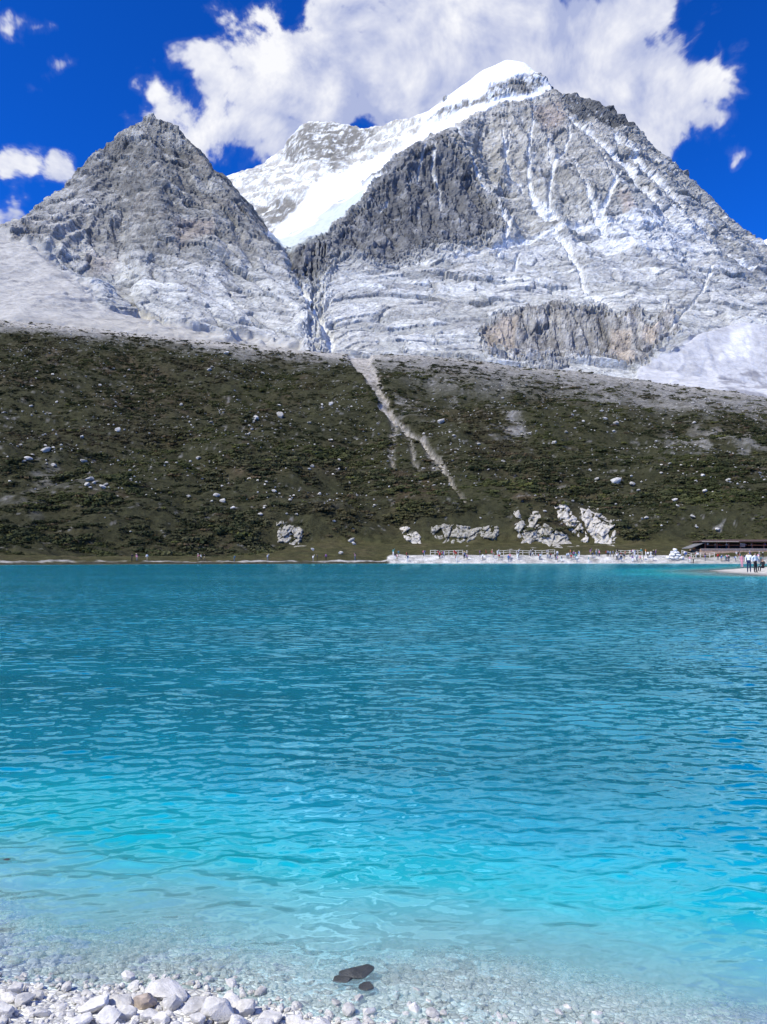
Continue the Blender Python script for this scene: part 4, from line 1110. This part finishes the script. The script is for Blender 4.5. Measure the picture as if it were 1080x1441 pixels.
# rock outcrops at the foot of the slope ----------------------------
def build_outcrops():
    m, k = newmat('outcrop_rock')
    p = k.pos()
    n = k.noise(k.scale_vec(p, (1, 1, .6)), .55, 7, .68, .6)
    n2 = k.noise(k.scale_vec(p, (1, 1, .35)), 1.4, 5, .65, .4)
    paleness = k.attr('pale', 'Fac')  # rock's own paleness, one value per outcrop
    c = k.mix(k.ss(n, .36, .62), (.13, .12, .09), (.56, .53, .48))
    c = k.mix(paleness, k.mix(k.ss(n2, .38, .6), (.10, .10, .07), (.36, .35, .31)), k.mix(k.ss(n2, .30, .48), (.28, .25, .21), (.60, .57, .51)))
    c = k.mix(k.ss(n, .36, .46, .75, 0), c, (.10, .095, .06))
    principled(k, c, .9, k.bump(k.m('ADD', n, k.m('MULTIPLY', n2, .5)), .9, 1.0), .15)
    shapes = [([(386, 733), (398, 730), (404, 740), (415, 735), (428, 745), (426, 762), (410, 766), (390, 764)], .35, 'small grey rock outcrop at left foot of the slope'),
              ([(562, 741), (574, 739), (586, 746), (594, 755), (592, 764), (574, 763), (564, 752)], .9, 'small white outcrop under the scree gully'),
              ([(604, 738), (640, 737), (668, 742), (688, 738), (702, 740), (704, 752), (694, 762), (676, 757), (655, 763), (625, 764), (608, 755)], .25, 'long grey mottled outcrop right of the small white one'),
              ([(722, 718), (730, 712), (736, 730), (742, 740), (748, 718), (758, 716), (765, 735), (785, 745), (800, 752), (804, 764), (780, 770), (755, 762), (730, 764), (724, 745)], .55, 'eroded pale outcrop with two upright prongs'),
              ([(779, 712), (796, 707), (810, 722), (826, 748), (832, 764), (818, 762), (800, 745), (784, 730)], 1.0, 'bright slanting white slab outcrop'),
              ([(814, 713), (830, 713), (852, 724), (868, 738), (871, 757), (862, 766), (838, 765), (826, 745), (818, 728)], .95, 'broad bright white outcrop at right of the slanting slab')]
    for si, (poly, pale, lab) in enumerate(shapes):
        poly = np.array(poly, float)
        x0, y0 = poly.min(0) - 5; x1, y1 = poly.max(0) + 5
        nc, nr = int((x1 - x0) * 1.1), int((y1 - y0) * 1.1)
        gx = np.linspace(x0, x1, nc); gy = np.linspace(y0, y1, nr)
        PX, PY = np.meshgrid(gx, gy)
        wpx = PX + 3.0 * fbm(PX / 9, PY / 9, None, 3, 600 + si); wpy = PY + 3.0 * fbm(PX / 9, PY / 9, None, 3, 620 + si)
        mk = poly_mask(wpx, wpy, poly, 3.5)
        a, w = ray(PX, PY)
        Yd = np.zeros_like(PX)
        # smooth reference surface: one depth profile per column, so the face is a real steep rock wall
        ybot = np.array([hill_hit(q, y1 - 3)[1] for q in gx]); ybot = np.convolve(np.pad(ybot, 8, mode='edge'), np.ones(17) / 17, 'valid')
        t = (y1 - PY) / (y1 - y0)
        Yd = ybot[None, :] + 12 * t
        hz = None
        fa = facets((PX + .5 * PY) / 11, PY / 14, 20 + si, 1, 1); fb = facets((PX + .4 * PY) / 4.5, PY / 6, 30 + si, 1, 1)
        rel = 1.5 * fa[0][0] + 1.1 * fa[0][1] + .6 * fb[0][0] + .5 * fb[0][1] - .7 * sstep(fa[2], .12, 0) + .15 * fbm(PX / 4, PY / 5, None, 3, 660 + si)
        # find hill depth along each ray and stand proud of it where the mask is on
        Yh = np.array([[hill_hit(PX[i, j], PY[i, j], 190, 300)[1] for j in range(0, nc, 3)] for i in range(0, nr, 3)])
        Yh = np.stack([np.interp(np.arange(nc), np.arange(0, nc, 3), Yh[i]) for i in range(Yh.shape[0])])
        Yh = np.stack([np.interp(np.arange(nr), np.arange(0, nr, 3), Yh[:, j]) for j in range(nc)], 1)
        Yh = blur(Yh, 6)
        Yd = Yh - (2.2 * mk - 1.5) - rel * mk
        V = np.stack([a * Yd, Yd, EYE + w * Yd], -1)
        # back of the rock, buried in the slope
        B = V.copy(); B[..., 1] += 5.0
        n0 = nr * nc
        fc = grid_faces(nr, nc)
        rim = np.concatenate([np.arange(nc), np.arange(1, nr) * nc + nc - 1, (nr - 1) * nc + np.arange(nc - 2, -1, -1), np.arange(nr - 2, 0, -1) * nc])
        side = np.stack([rim, np.roll(rim, -1), np.roll(rim, -1) + n0, rim + n0], -1)
        me = mesh_np('rock_outcrop', np.concatenate([V.reshape(-1, 3), B.reshape(-1, 3)]), np.concatenate([fc[:, ::-1], side, fc + n0]))
        set_float(me, 'pale', np.full(2 * n0, pale))
        link('rock_outcrop', me, m, label=lab, cat='rock outcrop', group='rock outcrops at foot of the green slope')
build_outcrops()

# ------------------------------------------------------------------ people
MP = {}
for nm, c in dict(skin=(.42, .26, .18), hair=(.02, .016, .014), white=(.78, .78, .78), black=(.02, .02, .024), red=(.45, .03, .03), blue=(.05, .12, .38), pink=(.72, .32, .38), navy=(.02, .03, .08), grey=(.22, .22, .23),
                  cream=(.62, .55, .42), purple=(.22, .10, .28), teal=(.05, .25, .27), denim=(.09, .14, .24), khaki=(.28, .24, .16), orange=(.60, .20, .04), straw=(.62, .52, .34)).items():
    MP[nm] = simple_mat('cloth_' + nm, c, .85, .12, 5.0, .2)
def person_mesh(pose):
    """one continuous body grown with a Skin modifier; slots: skin, hair, top, trousers"""
    hipz, lean = .93, 0.0
    if pose == 'sitting': hipz = .42
    if pose == 'leaning': lean = .22
    def up(x, y, z): return (x, y - lean * max(0, z - hipz), z)
    t = hipz
    J = [((0, 0, t), .125, 3), (up(0, .01, t + .20), .125, 2), (up(0, .015, t + .42), .145, 2), (up(0, .0, t + .57), .055, 0), (up(0, -.02, t + .67), .088, 0), (up(0, .0, t + .745), .075, 1)]
    E = [(0, 1), (1, 2), (2, 3), (3, 4), (4, 5)]
    def chain(root, pts):
        p = root
        for c, r_, m_ in pts:
            J.append((c, r_, m_)); E.append((p, len(J) - 1)); p = len(J) - 1
    for sd in (-1, 1):
        sh = up(.185 * sd, .01, t + .47)
        if pose == 'photographing': arm = [up(.25 * sd, -.12, t + .28), up(.12 * sd, -.34, t + .50), up(.05 * sd, -.38, t + .58)]
        elif pose == 'waving' and sd == 1: arm = [up(.36, -.02, t + .62), up(.38, -.04, t + .88), up(.38, -.05, t + .97)]
        elif pose == 'hand on hip': arm = [up(.36 * sd, .04, t + .26), up(.20 * sd, -.02, t + .08), up(.15 * sd, -.05, t + .05)]
        elif pose == 'sitting': arm = [up(.24 * sd, -.05, t + .24), up(.16 * sd, -.26, t + .14), up(.12 * sd, -.33, t + .13)]
        elif pose == 'walking': arm = [up(.235 * sd, .08 * sd, t + .22), up(.24 * sd, .10 * sd - .10, t + .0), up(.24 * sd, .12 * sd - .16, t - .07)]
        else: arm = [up(.235 * sd, .03, t + .22), up(.245 * sd, -.03, t - .01), up(.24 * sd, -.05, t - .09)]
        chain(2, [(sh, .065, 2), (arm[0], .050, 2), (arm[1], .040, 2), (arm[2], .040, 0)])
        if pose == 'sitting': leg = [(.12 * sd, -.42, .44), (.12 * sd, -.44, .07), (.12 * sd, -.58, .035)]
        elif pose == 'walking': leg = [(.09 * sd, -.12 - .14 * sd, .50), (.09 * sd, .02 - .26 * sd, .09), (.09 * sd, -.13 - .26 * sd, .045)]
        else: leg = [(.10 * sd, -.02, .50), (.11 * sd, .01, .08), (.12 * sd, -.15, .04)]
        hp = (.085 * sd, 0, t - .05)
        chain(0, [(hp, .095, 3), (leg[0], .068, 3), (leg[1], .048, 3), (leg[2], .040, 1)])
    me = bpy.data.meshes.new('person'); me.from_pydata([j[0] for j in J], E, []); me.update()
    o = bpy.data.objects.new('person', me); COL.objects.link(o)
    md = o.modifiers.new('skin', 'SKIN'); md.use_smooth_shade = True
    for i, j in enumerate(J): me.skin_vertices[0].data[i].radius = (j[1], j[1] * (.78 if j[2] in (2, 3) and i < 3 else 1.0)); me.skin_vertices[0].data[i].use_root = (i == 0)
    o.modifiers.new('sub', 'SUBSURF').levels = 1
    dg = bpy.context.evaluated_depsgraph_get(); dg.update()
    out = bpy.data.meshes.new_from_object(o.evaluated_get(dg))
    bpy.data.objects.remove(o)
    out.name = 'person'; out.materials.clear()
    for nm in ('skin', 'hair', 'white', 'black'): out.materials.append(MP[nm])
    JP = np.array([j[0] for j in J]); JM = [j[2] for j in J]
    for f in out.polygons:
        c = np.array(f.center); best = None
        for a_, b_ in E:
            A_, B_ = JP[a_], JP[b_]; e_ = B_ - A_; tt = np.clip(np.dot(c - A_, e_) / (np.dot(e_, e_) + 1e-9), 0, 1)
            d_ = np.linalg.norm(c - A_ - tt * e_)
            if best is None or d_ < best[0]: best = (d_, a_ if tt < .5 else b_)
        mi = JM[best[1]]
        if best[1] == 4 and c[1] > JP[4][1] + .02: mi = 1        # hair at the back of the head
        f.material_index = mi
    return out
POSES = ['standing', 'photographing', 'walking', 'hand on hip', 'waving', 'sitting', 'leaning']
PM = {p_: person_mesh(p_) for p_ in POSES}
def hat_mesh():
    bm = bmesh.new()
    prof = [(.20, .0), (.20, .012), (.105, .03), (.10, .09), (.06, .125), (.0, .13)]
    rings = []
    for r_, z_ in prof:
        rings.append([bm.verts.new((r_ * math.cos(i / 14 * 6.283), r_ * math.sin(i / 14 * 6.283), z_)) for i in range(14)] if r_ > 0 else [bm.verts.new((0, 0, z_))])
    for a_, b_ in zip(rings, rings[1:]):
        for i in range(14):
            if len(b_) == 1: bm.faces.new((a_[i], a_[(i + 1) % 14], b_[0]))
            else: bm.faces.new((a_[i], a_[(i + 1) % 14], b_[(i + 1) % 14], b_[i]))
    bm.faces.new(rings[0][::-1])
    me = bpy.data.meshes.new('sun_hat'); bm.to_mesh(me); bm.free(); return me
def pack_mesh():
    bm = bmesh.new(); bmesh.ops.create_cube(bm, size=1)
    for v in bm.verts: v.co = Vector((v.co.x * .30, v.co.y * .17, v.co.z * .46))
    bmesh.ops.bevel(bm, geom=bm.edges[:], offset=.06, segments=2, affect='EDGES')
    me = bpy.data.meshes.new('backpack'); bm.to_mesh(me); bm.free(); return me
HAT = hat_mesh(); PACK = pack_mesh()
used_labels = set()
def person(x, y, z, rz, pose, top, trousers, where, group, h=1.0, hat=None, pack=None):
    o = bpy.data.objects.new('person', PM[pose]); COL.objects.link(o)
    for i, nm in ((2, top), (3, trousers)):
        o.material_slots[i].link = 'OBJECT'; o.material_slots[i].material = MP[nm]
    o.location = (x, y, z); o.rotation_euler = (0, 0, rz); o.scale = (h, h, h)
    tz = .93 if pose != 'sitting' else .42
    yl = .20 if pose == 'leaning' else 0
    if hat:
        c = bpy.data.objects.new('sun_hat', HAT); COL.objects.link(c); c.parent = o; c.location = (0, -yl, tz + .72)
        if len(HAT.materials) == 0: HAT.materials.append(MP['white'])
        c.material_slots[0].link = 'OBJECT'; c.material_slots[0].material = MP[hat]
    if pack:
        c = bpy.data.objects.new('backpack', PACK); COL.objects.link(c); c.parent = o; c.location = (0, .21 - yl * .5, tz + .30)
        if len(PACK.materials) == 0: PACK.materials.append(MP['black'])
        c.material_slots[0].link = 'OBJECT'; c.material_slots[0].material = MP[pack]
    verb = {'standing': 'standing', 'photographing': 'holding up a camera', 'walking': 'walking', 'hand on hip': 'hands on hips', 'waving': 'raising an arm', 'sitting': 'sitting', 'leaning': 'leaning forward'}[pose]
    lab = 'person, %s top, %s trousers%s, %s %s' % (top, trousers, (', %s hat' % hat) if hat else '', verb, where)
    used_labels.add(lab)
    tag(o, lab, 'person', group)
    return o
def build_people():
    r = random.Random(17)
    tops = ['white', 'white', 'black', 'red', 'blue', 'pink', 'navy', 'grey', 'cream', 'purple', 'teal', 'orange', 'black', 'white']
    trs = ['black', 'navy', 'denim', 'grey', 'khaki', 'white']
    def combo(where, pose=None):
        for _ in range(60):
            p_ = pose or r.choice(['standing', 'standing', 'photographing', 'walking', 'hand on hip', 'waving', 'standing', 'leaning'])
            t_, q_, h_ = r.choice(tops), r.choice(trs), r.choice([None, None, None, 'white', 'straw', 'black'])
            if (where, p_, t_, q_, h_) not in seen: break
        seen.add((where, p_, t_, q_, h_))
        return p_, t_, q_, h_
    seen = set()
    def put(px, Y, where, group, pose=None, rz=None, **kw):
        a = float(ray(px, 785)[0]); x = a * Y; z = float(hill_z(x, Y)) - .02
        p_, t_, q_, h_ = combo(where, pose)
        p_ = kw.get('pose_', p_); t_ = kw.get('top', t_); q_ = kw.get('tr', q_); h_ = kw.get('hat', h_)
        person(x, Y, z, r.uniform(-2.2, 2.2) if rz is None else rz, p_, t_, q_, where, group, r.uniform(.9, 1.05), h_, r.choice([None, None, 'black', 'red', 'blue']) if 'pack' not in kw else kw['pack'])
    # crowd along the white bank, in clusters
    cl = [(556, 2), (562, 2), (570, 2), (600, 2), (622, 3), (640, 3), (655, 4), (680, 3), (697, 3), (704, 3), (718, 3), (731, 3), (748, 2), (757, 3), (775, 3), (786, 4), (800, 4), (808, 3), (815, 2), (833, 3), (842, 3), (857, 3), (866, 4), (876, 4), (889, 4), (896, 3), (905, 3), (912, 3), (922, 3)]
    for c, n in cl:
        for i in range(n):
            px = c + r.uniform(-4.5, 4.5); Y = float(shore_Y(px)) + r.choice([1.0, 2.0, 3.0, 4.0, 5.0, 7.5]) + r.uniform(-.5, .5)
            zone = 'left end of white bank' if px < 620 else 'left part of white bank' if px < 710 else 'middle of white bank' if px < 800 else 'right part of white bank' if px < 870 else 'right end of white bank'
            put(px, Y, zone, 'visitors along the white far bank')
    for px, dY in [(186, 4.2), (193, 4.6), (207, 4.3), (279, 5.0), (283, 4.6), (288, 5.2), (377, 4.8), (441, 4.6), (447, 5.2), (459, 4.7), (500, 5.4), (330, 4.8)]:
        put(px, float(shore_Y(px)) + dY, 'on grassy left shore', 'visitors on the left far shore')
    for i in range(30):
        px = r.uniform(962, 1078); Y = float(shore_Y(px)) + r.uniform(.5, 9)
        put(px, Y, 'below the pavilion', 'visitors below the pavilion')
    # people on the spit
    G = 'visitors on the gravel spit'
    def spit(px, py, z, rz, pose, top, tr, where, h=1.0, **kw):
        x, y = on_level(px, py, z)
        person(x, y, z, rz, pose, top, tr, where, G, h, **kw)
    spit(1054.5, 805.3, .27, -.5, 'standing', 'white', 'navy', 'left of the close pair on the spit', 1.03, pack='black')
    spit(1063.5, 805.8, .27, .4, 'hand on hip', 'white', 'black', 'right of the close pair on the spit', 1.0)
    spit(1044.5, 798.5, .22, .2, 'standing', 'pink', 'pink', 'left of the close pair by the water', 1.0)
    spit(1074, 804, .27, -1.2, 'sitting', 'black', 'black', 'on the spit right of the close pair', 1.0)
build_people()

# ------------------------------------------------------------------ railings, pavilion, cairn
M_PALEWOOD = simple_mat('weathered_pale_wood', (.66, .62, .54), .8, .2, 3.0)
M_BROWN = simple_mat('red_brown_timber', (.20, .085, .055), .7, .25, 2.0)
M_TANWOOD = simple_mat('tan_deck_timber', (.42, .29, .21), .8, .25, 2.0)
M_ROOF = simple_mat('dark_roof_sheet', (.085, .052, .042), .6, .2, 2.0)
M_WALL = simple_mat('dark_inner_wall', (.07, .04, .035), .9, .2, 2.0)
M_EAVE = simple_mat('pale_eave_board', (.40, .33, .28), .8, .2, 3.0)
M_GREYROOF = simple_mat('grey_slate_hip', (.17, .17, .17), .8, .25, 2.0)
def box_mesh(name, x0, x1, y0, y1, z0, z1, bev=.01):
    bm = bmesh.new(); bmesh.ops.create_cube(bm, size=1)
    for v in bm.verts: v.co = Vector(((x0 + x1) / 2 + v.co.x * (x1 - x0), (y0 + y1) / 2 + v.co.y * (y1 - y0), (z0 + z1) / 2 + v.co.z * (z1 - z0)))
    if bev: bmesh.ops.bevel(bm, geom=bm.edges[:], offset=bev, segments=1, affect='EDGES')
    me = bpy.data.meshes.new(name); bm.to_mesh(me); bm.free(); return me
def tube_between(name, pts, r_):
    """square rail following points"""
    V = []; Fc = []
    for p_ in pts: V += [(p_[0], p_[1] - r_, p_[2] - r_), (p_[0], p_[1] + r_, p_[2] - r_), (p_[0], p_[1] + r_, p_[2] + r_), (p_[0], p_[1] - r_, p_[2] + r_)]
    for i in range(len(pts) - 1):
        for j in range(4): Fc.append((i * 4 + j, i * 4 + (j + 1) % 4, i * 4 + 4 + (j + 1) % 4, i * 4 + 4 + j))
    Fc += [(0, 1, 2, 3), tuple(len(V) - 4 + q_ for q_ in (3, 2, 1, 0))]
    me = bpy.data.meshes.new(name); me.from_pydata(V, [], Fc); me.update(); return me
def railing(pxs, dY, hgt, label):
    root = bpy.data.objects.new('railing', None); COL.objects.link(root)
    tag(root, label, 'railing', 'timber railings on the far shore')
    pts = []
    for px in pxs:
        Y = float(shore_Y(px)) + dY; x = float(ray(px, 780)[0]) * Y; pts.append((x, Y, float(hill_z(x, Y))))
    root.location = pts[0]
    o0 = Vector(pts[0])
    pm_ = box_mesh('post', -.07, .07, -.07, .07, -.4, hgt + .08); pm_.materials.append(M_PALEWOOD)
    for p_ in pts:
        c = bpy.data.objects.new('post', pm_); COL.objects.link(c); c.parent = root; c.location = Vector(p_) - o0
    for f in (1.0, .55):
        me = tube_between('rail', [tuple(Vector((p_[0], p_[1] - .09, p_[2] + hgt * f)) - o0) for p_ in pts], .05)
        link('rail', me, M_PALEWOOD, root)
railing(np.arange(606, 655, 6.5), 9.0, 1.15, 'pale timber railing behind left end of the white bank')
railing(np.arange(700, 790, 9.0), 9.2, 1.1, 'pale timber railing behind middle of the white bank')
railing(np.arange(868, 905, 6.0), 9.0, 1.1, 'short pale timber railing near right end of the white bank')
railing(np.arange(960, 1012, 6.5), 11.0, 1.15, 'pale timber railing climbing from the cairn to the pavilion')
def build_pavilion():
    Y0 = 204.0
    x0, x1 = float(ray(986, 770)[0]) * Y0, float(ray(1240, 770)[0]) * Y0
    root = bpy.data.objects.new('pavilion', None); COL.objects.link(root)
    root.location = (x0, Y0, 2.4); tag(root, 'long low dark roofed timber pavilion on a tan deck at right', 'pavilion')
    L = x1 - x0
    def part(name, mat, *b, **kw):
        return link(name, box_mesh(name, *b, **kw), mat, root)
    part('deck', M_TANWOOD, -.5, L, -1.5, 6.0, -1.6, 1.35)
    fl = part('deck_edge', M_EAVE, -.55, L + .05, -1.62, -1.503, 1.18, 1.42)
    part('back_wall', M_WALL, .3, L, 5.6, 5.9, 1.352, 3.15)
    pmesh = box_mesh('post', -.13, .13, -.13, .13, 1.352, 3.20); pmesh.materials.append(M_BROWN)
    n = int(L / 3.1)
    for i in range(n + 1):
        c = bpy.data.objects.new('post', pmesh); COL.objects.link(c); c.parent = root; c.location = (1.0 + i * 3.1, -.6, 0)
    rf = bpy.data.meshes.new('roof')
    V = [(-.2, -1.6, 3.20), (L + .8, -1.6, 3.20), (L + .8, 6.6, 3.20), (-.2, 6.6, 3.20), (2.6, 2.4, 3.9), (L + .8, 2.4, 3.9), (-.2, -1.6, 3.38), (L + .8, -1.6, 3.38), (L + .8, 6.6, 3.38), (-.2, 6.6, 3.38)]
    rf.from_pydata(V, [], [(3, 2, 1, 0), (0, 1, 7, 6), (1, 2, 8, 7), (2, 3, 9, 8), (3, 0, 6, 9), (6, 7, 5, 4), (8, 9, 4, 5), (7, 8, 5), (9, 6, 4)]); rf.update()
    ro = link('roof', rf, M_ROOF, root)
    e = link('eave_board', box_mesh('eave_board', -.3, 9.5, -1.72, -1.603, 3.20, 3.39), M_EAVE, ro)
    w = bpy.data.meshes.new('lean_to_roof')
    V = [(-3.2, -1.2, 1.6), (.9, -1.2, 3.15), (.9, 4.5, 3.15), (-3.2, 4.5, 1.6), (-3.2, -1.2, 1.45), (.9, -1.2, 3.0), (.9, 4.5, 3.0), (-3.2, 4.5, 1.45)]
    w.from_pydata(V, [], [(0, 1, 2, 3), (7, 6, 5, 4), (0, 4, 5, 1), (1, 5, 6, 2), (2, 6, 7, 3), (3, 7, 4, 0)]); w.update()
    link('lean_to_roof', w, M_GREYROOF, root)
    for xx in (10.8, 23.0):
        bd = part('notice_board', M_TANWOOD, xx - .7, xx + .7, -.80, -.735, 1.9, 2.9)
    for xx0, xx1 in ((1.1, 9.6), (12.0, 22.0), (24.5, L)):
        part('handrail', M_BROWN, xx0, xx1, -1.30, -1.22, 2.28, 2.38)
    r = random.Random(3)
    G = 'visitors inside the pavilion'
    spots = [(2.2, 'white', 'black', 'white'), (4.6, 'cream', 'grey', 'straw'), (6.4, 'red', 'navy', None), (8.0, 'white', 'denim', 'white'), (13.0, 'pink', 'black', None), (15.1, 'white', 'khaki', 'white'), (17.2, 'purple', 'black', None), (18.4, 'white', 'navy', 'white'), (20.8, 'cream', 'denim', 'white'), (22.0, 'blue', 'black', None)]
    for xx, t_, q_, h_ in spots:
        person(x0 + xx, Y0 + r.uniform(-.2, 3.5), 2.4 + 1.352, r.uniform(-.8, .8), r.choice(['standing', 'photographing', 'hand on hip']), t_, q_, 'under the pavilion roof', G, r.uniform(.92, 1.03), h_)
build_pavilion()
def build_cairn():
    r = random.Random(5)
    Y = float(shore_Y(950)) + 3.0; xc = float(ray(950, 780)[0]) * Y; zc = float(hill_z(xc, Y))
    root = bpy.data.objects.new('stone_cairn', None); COL.objects.link(root); root.location = (xc, Y, zc)
    tag(root, 'heaped white stone cairn at right end of the white bank', 'cairn')
    ms = [stone_mesh(700 + i, 2, 9, .06, 'stone', .5) for i in range(6)]
    mat = stone_material('cairn_white', (.86, .85, .82), (.74, .73, .70), False)
    lay = [(0.15, 8, 1.7, 1.1), (.85, 6, 1.15, 1.0), (1.5, 4, .65, .95), (2.1, 1, 0.0, 1.0)]
    k_ = 0
    for z_, n, rad, s_ in lay:
        for i in range(n):
            a_ = i / n * 6.283 + r.uniform(-.2, .2)
            me = ms[k_ % 6]; k_ += 1
            if len(me.materials) == 0: me.materials.append(mat)
            c = bpy.data.objects.new('stone', me); COL.objects.link(c); c.parent = root
            c.location = (math.cos(a_) * rad, math.sin(a_) * rad * .8, z_); c.scale = (s_ * r.uniform(.95, 1.35), s_ * r.uniform(.9, 1.1), s_ * r.uniform(.8, 1.0)); c.rotation_euler = (r.uniform(-.3, .3), r.uniform(-.3, .3), r.uniform(0, 6))
build_cairn()
